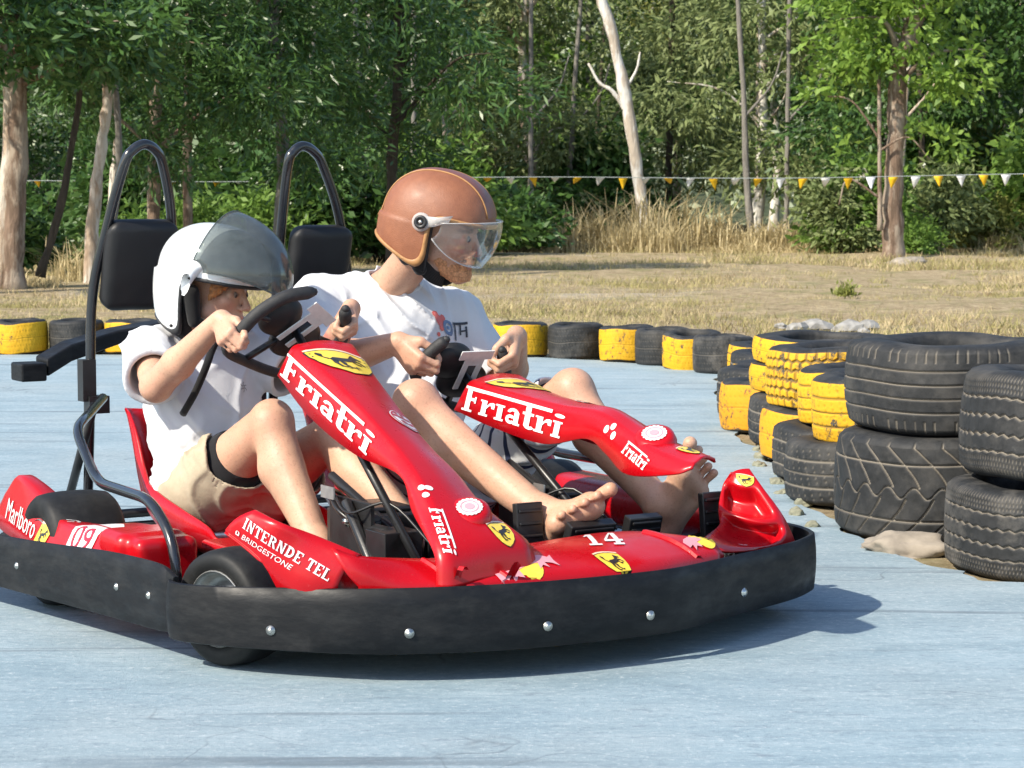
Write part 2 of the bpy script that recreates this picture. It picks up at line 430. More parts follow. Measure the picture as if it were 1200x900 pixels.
# bumper strip: plan line, lower and upper height
def strip(name, plan, mat, th=.014):
    mb = MB(); P = [np.array(p) for p in spline(plan, 8)]; rows = []
    for i, p in enumerate(P):
        t = P[min(i+1, len(P)-1)][:2] - P[max(i-1, 0)][:2]; t /= np.linalg.norm(t); n = np.array([-t[1], t[0]])
        row = []
        for o_, h in ((0, 0), (.004, .3), (.005, .5), (.004, .75), (0, 1), (-.004, 1.02), (-th, 1.0), (-th, .5), (-th, 0), (-.004, -.02)):
            q = p[:2] + n * -o_ * -1; row.append((q[0], q[1], p[2] + (p[3] - p[2]) * h))
        rows.append(row)
    mb.grid(rows, True, closed_u=True); n = len(rows[0]); b = len(rows)
    mb.add(rows[0], [tuple(range(n))]); mb.add(rows[-1], [tuple(range(n))[::-1]])
    o = mb.build(name, mat, kart); md = o.modifiers.new('e', 'EDGE_SPLIT'); md.split_angle = R(50); return o
side_plan = [(-1.62, -.30, .075, .2), (-1.2, -.285, .073, .2), (-.92, -.237, .07, .2), (-.67, -.193, .07, .208), (-.4, -.15, .071, .222), (-.2, -.128, .074, .226), (-.12, -.122, .078, .222), (-.075, -.114, .084, .205)]
front_plan = [(-.10, -.118, .074, .2), (-.05, -.125, .07, .197), (.05, -.075, .07, .199), (.18, .03, .07, .205), (.3, .155, .07, .209), (.375, .29, .07, .211), (.43, .46, .07, .212), (.453, .65, .07, .212), (.45, .87, .07, .212), (.40, 1.03, .07, .211), (.34, 1.18, .07, .21), (.27, 1.36, .07, .209), (.215, 1.46, .07, .208), (.15, 1.535, .07, .208), (.05, 1.575, .07, .208), (-.1, 1.585, .07, .208)]
far_plan = [(-.09, 1.57, .07, .205), (-.5, 1.61, .07, .205), (-1.0, 1.69, .07, .203), (-1.6, 1.73, .07, .2)]
bump = strip('bumper', side_plan[::-1], M_BUMP); strip('bumper', front_plan[::-1], M_BUMP); strip('bumper', far_plan[::-1], M_BUMP)
def bolt(parent, p, n, r=.011, h=.007, mat=None):
    mb = MB(); Mx = Matrix(rot_to(n).tolist())
    mb.lathe([(r, 0), (r, h * .4), (r * .62, h * .45), (r * .6, h), (0, h)], c=p, M=Mx, n=14); mb.build('bolt', mat or M_STEEL, parent)
def on_plan(plan, f, h):
    P = [np.array(p) for p in spline(plan, 8)]; i = int(f * (len(P) - 1)); t = P[min(i+1, len(P)-1)][:2] - P[i][:2]; t /= np.linalg.norm(t)
    n = np.array([t[1], -t[0]]); q = P[i]; return (q[0] + n[0]*.004, q[1] + n[1]*.004, q[2] + (q[3]-q[2])*h), (n[0], n[1], 0)
def plan_at(plan, key, val):
    P = [np.array(p) for p in spline(plan, 8)]; a = np.array([p[key] for p in P]); return int(np.argmin(np.abs(a - val))) / (len(P) - 1)
for v_ in (.02, .255, .555, .815, 1.165):
    f = plan_at(front_plan[2:-3], 1, v_); p, n = on_plan(front_plan[2:-3], f, .32 if v_ < 1 else .36); bolt(bump, p, n)
for u_ in (-.81, -.34, -.18): p, n = on_plan(side_plan, plan_at(side_plan, 0, u_), .5); bolt(bump, p, n, .009, .005)

# wheels
def wheel(c, r, wd, steer=0., rf=.53):
    Mx = Matrix.Rotation(steer, 3, 'Z'); h = wd / 2
    mb = MB(); q = rf / .53; prof = [(r*.50*q, -h*.8), (r*.56*q, -h*.93), (r*(.72+.06*(q>1)), -h*1.0), (r*.88, -h*.98), (r*.955, -h*.86), (r*.985, -h*.6), (r, -h*.25), (r, h*.25), (r*.985, h*.6), (r*.955, h*.86), (r*.88, h*.98), (r*(.72+.06*(q>1)), h), (r*.56*q, h*.93), (r*.50*q, h*.8)]
    mb.lathe(prof, axis='Y', n=40, M=Mx); w_ = empty('wheel', c); w_.parent = kart
    mb.build('tyre', M_KTYRE, w_)
    mb = MB(); k = r * q; pr = [(k*.53, -h*.97), (k*.545, -h*.93), (k*.5, -h*.84), (k*.46, -h*.55), (k*.44, -h*.3), (r*.3, -h*.26), (r*.26, -h*.4), (r*.18, -h*.4), (r*.18, h*.4), (r*.26, h*.4), (r*.3, h*.26), (k*.44, h*.3), (k*.46, h*.55), (k*.5, h*.84), (k*.545, h*.93), (k*.53, h*.97)]
    mb.lathe(pr, axis='Y', n=32, M=Mx); mb.lathe([(r*.13, -h*.5), (0, -h*.5)], axis='Y', n=12, M=Mx); rim = mb.build('rim', M_RIM, w_)
    return w_
wheel((-.045, .022, .134), .134, .125, R(20), .64); wheel((0, 1.42, .13), .13, .135, R(-5)); wheel((-.965, -.02, .148), .148, .2); wheel((-.97, 1.42, .145), .145, .2)
mb = MB(); mb.tube([(-.97, .1, .145), (-.97, 1.35, .145)], .02); mb.build('rear_axle', M_STEEL, kart)

# frame tubes under the bodywork
mb = MB()
for v_ in (.2, .64, .78, 1.22): mb.tube([(-1.6, v_, .09), (.28, v_, .09)], .016)
for u_ in (-1.6, -.6, .12): mb.tube([(u_, .0, .09), (u_, 1.4, .09)], .0155)
mb.tube(rounded([(-1.6, .0, .088), (-.18, .0, .088)], .1), .016); mb.tube([(-1.6, 1.42, .088), (-.18, 1.42, .088)], .016)
mb.tube([(-1.6, -.27, .13), (-1.6, 1.7, .13)], .014)
mb.build('chassis_frame', M_BLK, kart)
mb = MB()                                       # pans under each seat
for c_ in (CV, MV): mb.box((-.83, c_, .1), (.85, .42, .006))
mb.build('floor_pan', M_BLK, kart)

mb = MB(); mb.add([(-.3, .06, .075), (.1, .03, .075), (.3, .2, .075), (.4, .45, .075), (.42, .75, .075), (.39, 1.02, .075), (.3, 1.25, .075), (.15, 1.45, .075), (-.3, 1.4, .075)], [tuple(range(9))]); mb.build('sun_block_plate', M_BLK, kart, solid=.006)  # added plate that keeps slits of sun off the ground under the nose
# side rail
rail = [(-1.43, .24, .49), (-1.14, .05, .437), (-.90, .02, .322), (-.51, .01, .322), (-.37, .01, .24), (-.345, .01, .1)]
mb = MB(); mb.tube(rounded(rail, .07), .0135, 12); mb.build('side_rail', M_TUBE, kart)
mb = MB(); mb.tube(rounded([(p[0], 1.42 - p[1], p[2]) for p in rail], .07), .0135, 12); mb.build('side_rail', M_TUBE, kart)

# roll hoops with headrests
HOOP = [(-1.6, .25, .09), (-1.577, .257, .47), (-1.557, .26, .765), (-1.49, .28, .961), (-1.41, .305, 1.145), (-1.40, .328, 1.187), (-1.402, .364, 1.204), (-1.412, .402, 1.187), (-1.43, .43, 1.145), (-1.475, .472, 1.0), (-1.55, .5, .77), (-1.58, .505, .47), (-1.6, .505, .09)]
for k, (dv, du) in enumerate(((0, 0), (.495, .0))):
    mb = MB(); mb.tube(spline([(p[0] + du, p[1] + dv + (k and .085 * min(1, (1.2 - p[2]) / .4)), p[2]) for p in HOOP], 6), .0145, 14)
    hp = mb.build('roll_hoop', M_TUBE, kart)
    mb = MB(); mb.tube([(-1.45 + du, .22 + dv, .47), (-1.68 + du, .22 + dv, .16)], .013); mb.box((-1.56 + du, .27 + dv, .46), (.05, .06, .05)); mb.box((-1.57 + du, .245 + dv, .53), (.045, .04, .12)); mb.build('brace', M_BLK, hp)
    # cushion: rounded slab leaning with the hoop
    c0 = Vector((-1.505 + du, .383 + dv + (.075 if k else 0), .862 - (.012 if k else 0))); ps = .92 if k else 1.; up = Vector((.27, 0, .96)).normalized(); lt = Vector((0, 1, 0)); fw = lt.cross(up)
    Mx = np.array(Matrix((fw, lt, up)).transposed()); c0 = np.array(c0)
    vol = Vol(c0 - .19, c0 + .19, .006); vol.add(sd_box(c0, (.03, .108 * ps, .134 * ps), .028, Mx), 0)
    vol.d = np.maximum(vol.d, (np.linalg.norm(np.maximum(np.abs((vol.pts() - c0) @ Mx[:, 1:]) - np.array([.108, .134]) * ps + .045, 0), axis=-1) - .045).astype(np.float32))
    vol.disp(lambda P: -.006 * np.cos(((P - c0) @ Mx[:, 1]) * 13) * np.cos(((P - c0) @ Mx[:, 2]) * 10) + .0015 * vnoise(P, 22, 3))
    vol.obj('headrest', M_PAD, kart, 2)

# rear guard bar with a drooping end block
mb = MB(); P = [(-2.06, .75, .66), (-2.03, .5, .625), (-1.99, .33, .585), (-1.955, .24, .545)]
rows = []
for i, p in enumerate(P):
    hh = (.018, .024, .028, .029)[i]; rows.append([(p[0]-.04, p[1], p[2]+hh), (p[0]+.04, p[1]+.01, p[2]+hh*.8), (p[0]+.045, p[1]+.01, p[2]-hh), (p[0]-.04, p[1], p[2]-hh)])
mb.grid(rows, False, closed_u=True); mb.add(rows[0], [(0,1,2,3)]); mb.add(rows[-1], [(3,2,1,0)])
mb.box((-1.94, .2, .532), (.10, .08, .055)); mb.build('rear_guard', M_BUMP, kart, bevel=.006)
mb = MB(); mb.tube([(-2.05, .72, .64), (-1.62, .74, .45)], .014); mb.tube([(-1.62, .74, .45), (-1.6, .7, .09)], .014); mb.build('guard_bracket', M_BLK, kart)

# bucket seats
def seat(c, name='seat'):
    prof = [(-.60, .17), (-.68, .135), (-.86, .115), (-1.05, .118), (-1.18, .15), (-1.265, .24), (-1.32, .36), (-1.36, .46)]
    P = np.array(spline([(a, 0, b) for a, b in prof], 5)); rows = []
    for i, p in enumerate(P):
        f = i / (len(P) - 1); hw = .185 - .03 * max(0, (f - .6) / .4) - .02 * (f < .08); row = []
        t_ = P[min(i+1, len(P)-1)] - P[max(i-1, 0)]; nrm = np.array([t_[2], 0, -t_[0]]); nrm /= np.linalg.norm(nrm) + 1e-9
        side = .13 * math.sin(math.pi * min(1, max(0, (f - .05) / .95))) ** .7 + .02
        for k in range(17):
            s_ = -1 + k / 8; rr = side * max(0, abs(s_) - .55) ** 1.5 / (.45 ** 1.5); q = p + nrm * rr
            row.append((q[0], c + hw * math.copysign(min(1, abs(s_) * 1.15), s_), q[2]))
        rows.append(row)
    mb = MB(); mb.grid(rows, True); return mb.build(name, M_RED, kart, solid=.007, offset=0)
seat(CV + .0); seat(MV)

# steering fairings
CF = [((-.487, .34, .615), (-.449, .365, .695), (-.443, .535, .691)), ((-.319, .345, .526), (-.284, .37, .636), (-.305, .53, .615)), ((-.098, .355, .455), (-.054, .38, .538), (-.094, .52, .511)), ((.117, .36, .427), (.128, .385, .45), (.076, .515, .437)), ((.205, .345, .355), (.247, .37, .377), (.207, .53, .361)), ((.34, .325, .282), (.36, .35, .288), (.343, .55, .295)), ((.365, .318, .205), (.385, .345, .205), (.37, .565, .21))]
MF = [((-.53, .87, .499), (-.492, .895, .58), (-.505, 1.065, .588)), ((-.344, .875, .47), (-.305, .9, .565), (-.335, 1.06, .553)), ((-.119, .89, .447), (-.103, .915, .549), (-.109, 1.045, .534)), ((.053, .905, .475), (.067, .93, .545), (.048, 1.03, .531)), ((.143, .905, .446), (.197, .93, .509), (.148, 1.03, .508)), ((.25, .895, .409), (.319, .92, .477), (.252, 1.04, .48)), ((.42, .905, .428), (.415, .93, .460), (.36, 1.03, .468)), ((.462, .93, .444), (.458, .94, .456), (.425, 1.02, .460))]
def fairing(ST):
    nl, nt, ft = [np.array(spline([s[k] for s in ST], 7)) for k in range(3)]
    fl = np.stack([ft[:, 0] + (nl - nt)[:, 0], ft[:, 1] + (nt - nl)[:, 1], ft[:, 2] + (nl - nt)[:, 2]], 1); rows = []
    if len(ST) > 7:                               # the raised cowl closes to a blunt lip
        m_ = len(nl); g_ = np.clip((np.arange(m_) - m_ * .62) / (m_ * .3), 0, 1)[:, None]; fl = fl * (1 - g_) + (ft + np.array([0, .004, -.012])) * g_
    for a, b, c, d in zip(nl, nt, ft, fl):
        wd = np.linalg.norm(c - b); row = [a, a*.5 + b*.5]
        up = (b - a) / (np.linalg.norm(b - a) + 1e-9); rr = min(.022, wd * .3, np.linalg.norm(b - a) * .45); acr = (c - b) / (wd + 1e-9); up2 = (c - d) / (np.linalg.norm(c - d) + 1e-9)
        for p, e0, e1 in ((b, -up, acr), (c, -acr, -up2)):
            p0 = p + e0 * rr; p2 = p + e1 * rr
            for t in (0, .25, .5, .75, 1): row.append(p0*(1-t)**2 + p*2*t*(1-t) + p2*t*t)
            if p is b: row += [b + acr*wd*f + np.array([0, 0, .008 * math.sin(math.pi*f)]) for f in (.35, .5, .65)]
        row += [c*.5 + d*.5, d]; rows.append(row)
    # rolled rear lip
    r0 = np.array(rows[0]); cen = r0.mean(0); lip = [list(cen + (r0 - cen) * s_ + np.array([-o_, 0, -o_ * .5])) for s_, o_ in ((.9, .012), (.97, .008))]
    mb = MB(); mb.grid(lip + rows, True); return mb.build('steering_fairing', M_RED, kart, solid=.005)
fair_c = fairing(CF); fair_m = fairing(MF)

# nose panel
cols = [((.245, .125, .298), (.275, .135, .255), (.29, .165, .214)), ((.275, .174, .28), (.3, .185, .25), (.315, .21, .213)), ((.262, .3, .262), (.31, .31, .243), (.36, .32, .212)), ((.255, .40, .255), (.33, .405, .24), (.39, .42, .212)), ((.235, .55, .262), (.33, .56, .25), (.405, .57, .212)), ((.195, .67, .258), (.31, .68, .25), (.415, .68, .212)), ((.15, .80, .256), (.29, .8, .25), (.418, .8, .212)), ((.128, .92, .255), (.27, .92, .25), (.40, .90, .212)), ((.17, 1.01, .255), (.27, 1.01, .246), (.365, 1.0, .212)), ((.29, 1.105, .246), (.305, 1.11, .236), (.328, 1.12, .212))]
cg = [spline([c[k] for c in cols], 5) for k in range(3)]
rows = []
for a, b, c in zip(*cg):
    a, b, c = map(np.array, (a, b, c)); sk = a + np.array([-.012, 0, -.09]); rows.append([sk, a + np.array([-.006, 0, -.008]), a] + [a*(1-t)**2 + (b*2 - (a+c)*.5)*2*t*(1-t) + c*t*t for t in (.17, .33, .5, .67, .83)] + [c, c + np.array([-.004, 0, -.06])])
mb = MB(); mb.grid(rows, True)
nose = mb.build('nose_panel', M_RED, kart, solid=.005)
BV_N = bvh_of(nose)
def on(bv, p, d=(0, 0, 1)):
    d = Vector(d).normalized(); h = bv.ray_cast(Vector(p) + d * .3, -d, .6); return (h[0], h[1]) if h[0] else (Vector(p), d)
for v0, v1, w_ in ((.42, .50, .012), (.985, 1.03, .011), (.33, .37, .008)):   # raised creases
    mb = MB(); rows = []
    for f in np.linspace(.12, .97, 9):
        p = np.array(on(BV_N, (.255 + (.41 - .255) * f if v0 < .9 else .16 + (.36 - .16) * f, v0 + (v1 - v0) * f, .25))[0])
        rows.append([p + np.array([0, -w_, -.001]), p + np.array([0, -w_ * .4, .007]), p + np.array([0, w_ * .4, .007]), p + np.array([0, w_, -.001])])
    mb.grid(rows, False); mb.build('crease', M_RED, nose)

# side wings: the near one is the lettered fender over the wheel, the far one is seen from inside
mb = MB()
A_, B_, U1, U2, U3 = (.058, -.045, .326), (.115, .0, .374), (.189, .026, .353), (.217, .094, .324), (.277, .176, .283)
L1, L2, L3 = (.163, .016, .252), (.223, .062, .214), (.268, .126, .214)
def resample(pts, n):
    P = np.array(spline(pts, 8)); L = np.concatenate([[0], np.cumsum(np.linalg.norm(np.diff(P, axis=0), axis=1))]); t = np.linspace(0, L[-1], n); return np.stack([np.interp(t, L, P[:, k]) for k in range(3)], 1)
top = resample([B_, U1, U2, U3], 22); bot = resample([A_, (.11, -.012, .29), L1, L2, L3], 22)
rows = []
for q_, (a, b) in enumerate(zip(top, bot)):
    a, b = np.array(a), np.array(b); inn = a + np.array([-.03, .035, -.05]); sk_ = min(1, max(.06, (q_ - 8) / 4))
    rows.append([inn, a + np.array([-.006, .008, -.002])] + [a + (b - a) * f + np.array([.004, -.008, .006]) * math.sin(math.pi * f) for f in (0, .2, .4, .6, .8, 1)] + [b + np.array([-.004, .004, -.012]) * max(.4, sk_), b + np.array([-.005, .012, -.07]) * sk_])
mb.grid(rows, True); fender = mb.build('wheel_fender', M_RED, kart, solid=.005)
Pp = {1: (.071, 1.37, .373), 2: (.033, 1.34, .334), 3: (.115, 1.27, .251), 4: (.28, 1.115, .242), 5: (.114, 1.40, .326), 6: (.159, 1.42, .271), 7: (.18, 1.45, .19), 8: (.15, 1.39, .272), 9: (.144, 1.285, .247), 10: (.30, 1.2, .205), 11: (.235, 1.335, .20)}
outer = np.array(spline([(.060, 1.395, .372), Pp[5], Pp[6], (.172, 1.44, .225), Pp[7]], 12)); inner = np.array(spline([(.045, 1.35, .362), Pp[2], (.07, 1.30, .285), Pp[3], (.255, 1.12, .246)], 12)); foot = np.array(spline([(.05, 1.37, .37), (.09, 1.36, .318), (.15, 1.35, .266), (.22, 1.32, .228), (.315, 1.14, .216)], 12))
rows = []
for k_, (a, m_, b) in enumerate(zip(outer, foot, inner)):
    f = k_ / (len(outer) - 1); dn = np.array([-.012, .006, -.05 * min(1, f * 3 + .1)])
    rows.append([a + np.array([-.02, .022, -.06 - .03 * f]), a + np.array([-.006, .010, -.008]), a] + [a*(1-t)**2 + (m_*2 - (a+b)*.5)*2*t*(1-t) + b*t*t + np.array([-.042, .022, -.018]) * (min(1, max(0, (t - .16) / .1)) * min(1, max(0, (.97 - t) / .1)) * min(1, abs(f - .56) / .09) ** 2 * min(1, max(0, (.93 - f) / .08)) * min(1, max(0, (f - .2) / .12))) for t in (.08, .15, .2, .26, .34, .45, .56, .68, .78, .86, .92)] + [b, b + np.array([-.006, -.004, -.006]), b + dn])
mb = MB(); mb.grid(rows, True); wing = mb.build('side_wing', M_RED, kart, solid=.006)
BV_W = bvh_of(wing)

# rear side pod, with its raised tail, and the inner cover
rp = [((-1.29, -.13, .19), (-1.255, -.105, .268), (-1.25, -.07, .27)), ((-1.21, -.135, .17), (-1.18, -.10, .318), (-1.175, -.07, .318)), ((-1.1, -.135, .16), (-1.10, -.10, .312), (-1.09, -.06, .308)), ((-1.0, -.135, .16), (-1.0, -.095, .284), (-.99, -.04, .272)), ((-.88, -.135, .16), (-.885, -.10, .246), (-.88, -.03, .232)), ((-.79, -.13, .16), (-.79, -.10, .236), (-.78, -.01, .23)), ((-.68, -.125, .16), (-.68, -.09, .238), (-.67, .03, .245)), ((-.585, -.115, .16), (-.585, -.08, .24), (-.575, .06, .245)), ((-.54, -.1, .16), (-.545, -.07, .23), (-.53, .07, .238))]
g = [np.array(spline([c[k] for c in rp], 5)) for k in range(3)]; rows = []
for a, b, c in zip(*g):
    rows.append([a, a*.75+b*.25, a*.5+b*.5, a*.25+b*.75] + [(a*.1+b*.9)*(1-t)**2 + b*2*t*(1-t) + (b*.85+c*.15)*t*t for t in (0, .5, 1)] + [b*.5+c*.5, c, c + np.array([0, .012, -.012]), c + np.array([0, .02, -.1])])
mb = MB(); mb.grid(rows, True)
pod = mb.build('side_pod', M_RED, kart, solid=.005); BV_P = bvh_of(pod)
vol = Vol((-.60, -.16, .08), (-.27, .22, .36), .007)
vol.add(sd_box((-.535, -.005, .165), (.075, .09, .085), .025), 0); vol.add(sd_box((-.45, .01, .16), (.05, .08, .082), .02), .012)
vol.obj('fuel_tank_cover', M_RED, kart, 2)
mb = MB(); mb.box((-.42, .24, .185), (.42, .1, .02)); mb.build('floor_side', M_RED, kart, bevel=.008)
vol = Vol((-1.4, 1.36, .06), (-.25, 1.6, .36), .012); vol.add(sd_box((-.8, 1.47, .2), (.5, .09, .06), .05), 0); vol.add(sd_box((-1.2, 1.5, .24), (.1, .05, .08), .04), .06); vol.obj('side_pod', M_RED, kart, 2)

# ------------------------------------------------------------------ stickers
def frame3(o, x, y, lx=1., ly=1.):
    o, x, y = Vector(o), Vector(x), Vector(y); return o, (x - o) / lx, (y - o) / ly
BV_C, BV_M = bvh_of(fair_c), bvh_of(fair_m)
def sticker(name, polys, fr, bv, mat, par, off=.0022, cell=.02): return decal(name, polys, fr[0], fr[1], fr[2], bv, mat, par, off, cell)
def flip_ok(fr, want):                           # make ux x uy point outwards
    return fr if fr[1].cross(fr[2]).dot(Vector(want)) > 0 else (fr[0], fr[1], -fr[2])
fp, fw_ = friatri()
sticker('lettering', place(fp, 1 / fw_, 1), frame3((-.474, .348, .615), (-.034, .36, .453), (-.459, .365, .669)), BV_C, M_WHITE, fair_c)
sticker('lettering', place(fp, 1 / fw_, 1), frame3((-.494, .875, .502), (-.043, .9, .464), (-.493, .893, .564)), BV_M, M_WHITE, fair_m)
SHIELD = [(-1, .8), (-.5, .93), (0, .97), (.5, .93), (1, .8), (.98, .3), (.86, -.2), (.62, -.6), (.3, -.86), (0, -1), (-.3, -.86), (-.62, -.6), (-.86, -.2), (-.98, .3)]
BAR = [(-1.02, .98), (-.5, 1.12), (0, 1.16), (.5, 1.12), (1.02, .98), (1.01, .86), (.5, .99), (0, 1.03), (-.5, .99), (-1.01, .86)]
HORSE = [[(-.45,.1),(-.3,.28),(0,.3),(.25,.38),(.4,.3),(.3,.1),(.1,.02),(-.2,-.02),(-.4,-.05)], [(.22,.34),(.34,.6),(.44,.76),(.5,.66),(.72,.52),(.68,.42),(.54,.46),(.44,.3)],
         [(.3,.2),(.55,.2),(.66,.05),(.76,.08),(.6,.3),(.36,.34)], [(.25,.12),(.42,-.08),(.58,-.04),(.58,.04),(.44,.03),(.34,.2)], [(-.42,.1),(-.2,-.02),(-.28,-.25),(-.18,-.5),(-.04,-.5),(-.08,-.57),(-.28,-.57),(-.42,-.26)],
         [(-.2,.02),(.02,-.1),(-.02,-.3),(.12,-.46),(.24,-.43),(.22,-.52),(.04,-.53),(-.14,-.3)], [(-.42,.12),(-.6,.3),(-.56,.55),(-.72,.7),(-.78,.55),(-.7,.35),(-.5,.08)]]
def letters(t, w_, x, y): ps, wd = font_polys(t); return place(ps, w_ / wd, w_ / wd, x, y)
def shield(fr, bv, par, s=1., small=False):
    sticker('shield_border', place(SHIELD, 1.06) if False else [[(p[0]*1.045, p[1]*1.045) for p in SHIELD]], fr, bv, M_INK, par, .0016)
    e = sticker('shield_emblem', [SHIELD], fr, bv, M_YEL, par, .0024)
    sticker('shield_stripe', [BAR], fr, bv, M_CREAM, e, .0026)
    sticker('shield_horse', HORSE, fr, bv, M_INK, e, .0034)
    if not small: sticker('shield_letters', letters('S F', .5, -.1, -.62), fr, bv, M_INK, e, .0034)
shield(flip_ok(frame3((-.352, .452, .63), (-.335, .53, .621), (-.4, .45, .662)), (.4, 0, .9)), BV_C, fair_c)
shield(flip_ok(frame3((-.36, .985, .568), (-.345, 1.058, .562), (-.425, .985, .582)), (.2, 0, .9)), BV_M, fair_m)
def roundel(fr, bv, par):
    e = sticker('round_badge', [disc2(0, 0, 1, 28)], fr, bv, M_WHITE, par, .0022)
    sticker('badge_print', ring2(0, 0, .93, .93, .1, 0, 360, 24) + [box2(-.8, .12, .8, .36), box2(-.55, .45, -.3, .72), box2(-.1, .45, .15, .78), [(-.5, -.3), (-.2, -.1), (.1, -.25), (.4, -.1), (.55, -.35), (.2, -.45), (-.1, -.4), (-.4, -.5)]], fr, bv, M_DRED, e, .003)
roundel(flip_ok(frame3((-.103, .488, .515), (-.098, .528, .508), (-.073, .488, .53 - .04)), (.4, 0, .9)), BV_C, fair_c)
roundel(flip_ok(frame3((-.085, 1.01, .55), (-.075, 1.045, .55), (-.05, 1.01, .548)), (.2, 0, .9)), BV_M, fair_m)
sticker('small_lettering', place(fp, 1 / fw_, 1), frame3((.245, .365, .366), (.348, .347, .268), (.262, .392, .366)), BV_C, M_WHITE, fair_c)
sticker('small_lettering', place(fp, 1 / fw_, 1), frame3((.202, .908, .458), (.305, .908, .415), (.214, .93, .474)), BV_M, M_WHITE, fair_m)
for bv, par, pts in ((BV_C, fair_c, [(.19, .38, .401), (.193, .4, .394), (.208, .385, .379)]), (BV_M, fair_m, [(.116, .93, .49), (.135, .94, .493), (.146, .93, .476)])):
    for p in pts:
        d = Vector((.35, -.55, .75)); x = d.cross(Vector((0, 0, 1))).normalized(); decal('dot', [disc2(0, 0, .0085, 16)], p, x, d.cross(x) * -1, bv, M_WHITE, par, .002, .02, d=d)
def rosette(p, d, bv, par):
    d = Vector(d).normalized(); x = d.cross(Vector((0, 0, 1))).normalized(); y = x.cross(d); h, n = on(bv, p, d)
    Mx = Matrix(rot_to(d).tolist()); mb = MB(); mb.lathe([(.052, -.012), (.046, .006), (.036, .012), (.02, .013), (0, .013)], c=h, M=Mx, n=28)
    b = mb.build('cap_boss', M_RED, par); b2 = bvh_of(b); t = []
    for k in range(18): a = 2*math.pi*k/18; t.append(disc2(.026 * math.cos(a), .026 * math.sin(a), .0048, 8))
    decal('rosette', t + [disc2(0, 0, .0235, 24)], h, x, y, b2, M_WHITE, b, .002, .03, d=d); decal('rosette_centre', ring2(0, 0, .022, .022, .004, 0, 360, 20) + [disc2(0, 0, .012, 12)], h, x, y, b2, M_PINK, b, .003, .03, d=d)
rosette((.272, .455, .37), (.45, -.25, .85), BV_C, fair_c); rosette((.262, .965, .49), (.35, -.35, .85), BV_M, fair_m)
shield(flip_ok(frame3((.318, .505, .3), (.31, .534, .3), (.295, .505, .33)), (.7, 0, .7)), BV_C, fair_c, small=True)
shield(flip_ok(frame3((.38, .982, .463), (.375, 1.003, .463), (.345, .982, .468)), (.2, 0, .9)), BV_M, fair_m, small=True)
shield(flip_ok((Vector((.078, 1.37, .345)), Vector((.012, .018, -.006)), Vector((-.008, .004, .014))), (.5, -.5, .6)), BV_W, wing, small=True)
sticker('wing_marks', [box2(-.012, 0, -.004, .02), box2(.0, .002, .006, .02), box2(.01, 0, .02, .012)], (Vector((.25, 1.26, .235)), Vector((-.3, .9, 0)), Vector((-.5, -.1, .4))), BV_W, M_WHITE, wing)
# fender words
BV_F = bvh_of(fender)
it, iw = slab_text('INTERNDE TEL', .06)
sticker('fender_lettering', place(it, 1 / iw, 1), frame3((.096, -.013, .332), (.267, .1, .227), (.102, -.003, .354)), BV_F, M_WHITE, fender)
rt, rw = font_polys('BRIDGESTONE', .25)
sticker('fender_lettering', place(rt, .90 / rw, .95, .1), frame3((.081, -.029, .316), (.2, .051, .246), (.085, -.022, .333)), BV_F, M_WHITE, fender)
sticker('fender_mark', ring2(.03, .35, .035, .3, .02, -60, 200, 6) + [box2(.0, .1, .06, .22)], frame3((.081, -.029, .316), (.2, .051, .246), (.085, -.022, .333)), BV_F, M_WHITE, fender)
# nose marks
nd = Vector((.12, -.1, 1))
n14, nw = slab_text('14', .04)
o14 = on(BV_N, (.275, .775, .25))[0]; sticker('nose_number', place(n14, 1 / nw, 1), frame3(o14, o14 + Vector((.012, .1, 0)), o14 + Vector((-.12, .052, .006))), BV_N, M_WHITE, nose)
p = on(BV_N, (.385, .775, .23))[0]; shield(flip_ok(frame3(p, p + Vector((0, .032, 0)), p + Vector((-.055, .0, .012))), (0, 0, 1)), BV_N, nose, small=True)
def bulls(c, sx, sy):
    p = on(BV_N, c)[0]; fr = flip_ok((p, Vector((-.012, sx, .0)), Vector((-sy, .0, .01))), (0, 0, 1))
    sticker('bull_badge', [disc2(-.12, .2, .62, 22), disc2(.28, -.15, .62, 22)], fr, BV_N, M_YEL, nose, .0022)
    bull = [[(-1.9, -.7), (-1.75, -.2), (-1.9, .35), (-1.55, .2), (-1.2, .5), (-.7, .6), (-.2, .3), (.0, .0), (-.5, -.05), (-.4, -.5), (-.75, -.3), (-1.1, -.6), (-1.0, -.15), (-1.5, -.35)]]
    sticker('bull_print', bull + [[(1.9 - (p_[0] + 1.9) * .8, p_[1] * .8) for p_ in q][::-1] for q in bull], fr, BV_N, M_PINK, nose, .003)
bulls((.365, .545, .23), .045, .06); bulls((.285, 1.085, .235), .038, .05)
# pod marks
mt, mw = font_polys('Marlboro')
mt2 = [[(p[0], p[1] * (1.0)) for p in q] for q in mt]
sticker('pod_lettering', place(mt2, 1 / mw, 2.2), frame3((-1.20, -.13, .205), (-.975, -.13, .175), (-1.2, -.12, .24)), BV_P, M_WHITE, pod)
e = sticker('pod_badge', [box2(0, 0, 1, 1)], frame3((-.965, -.135, .165), (-.89, -.135, .165), (-.935, -.12, .232)), BV_P, M_YEL, pod)
sticker('badge_stripe', [box2(0, .86, 1.1, 1.0)], frame3((-.965, -.135, .165), (-.89, -.135, .165), (-.935, -.12, .232)), BV_P, M_CREAM, e, .003)
sticker('badge_horse', place(HORSE, .42, .4, .5, .4), frame3((-.965, -.135, .165), (-.89, -.135, .165), (-.935, -.12, .232)), BV_P, M_INK, e, .003)
fr9 = frame3((-.76, -.125, .18), (-.615, -.12, .18), (-.75, -.06, .262))
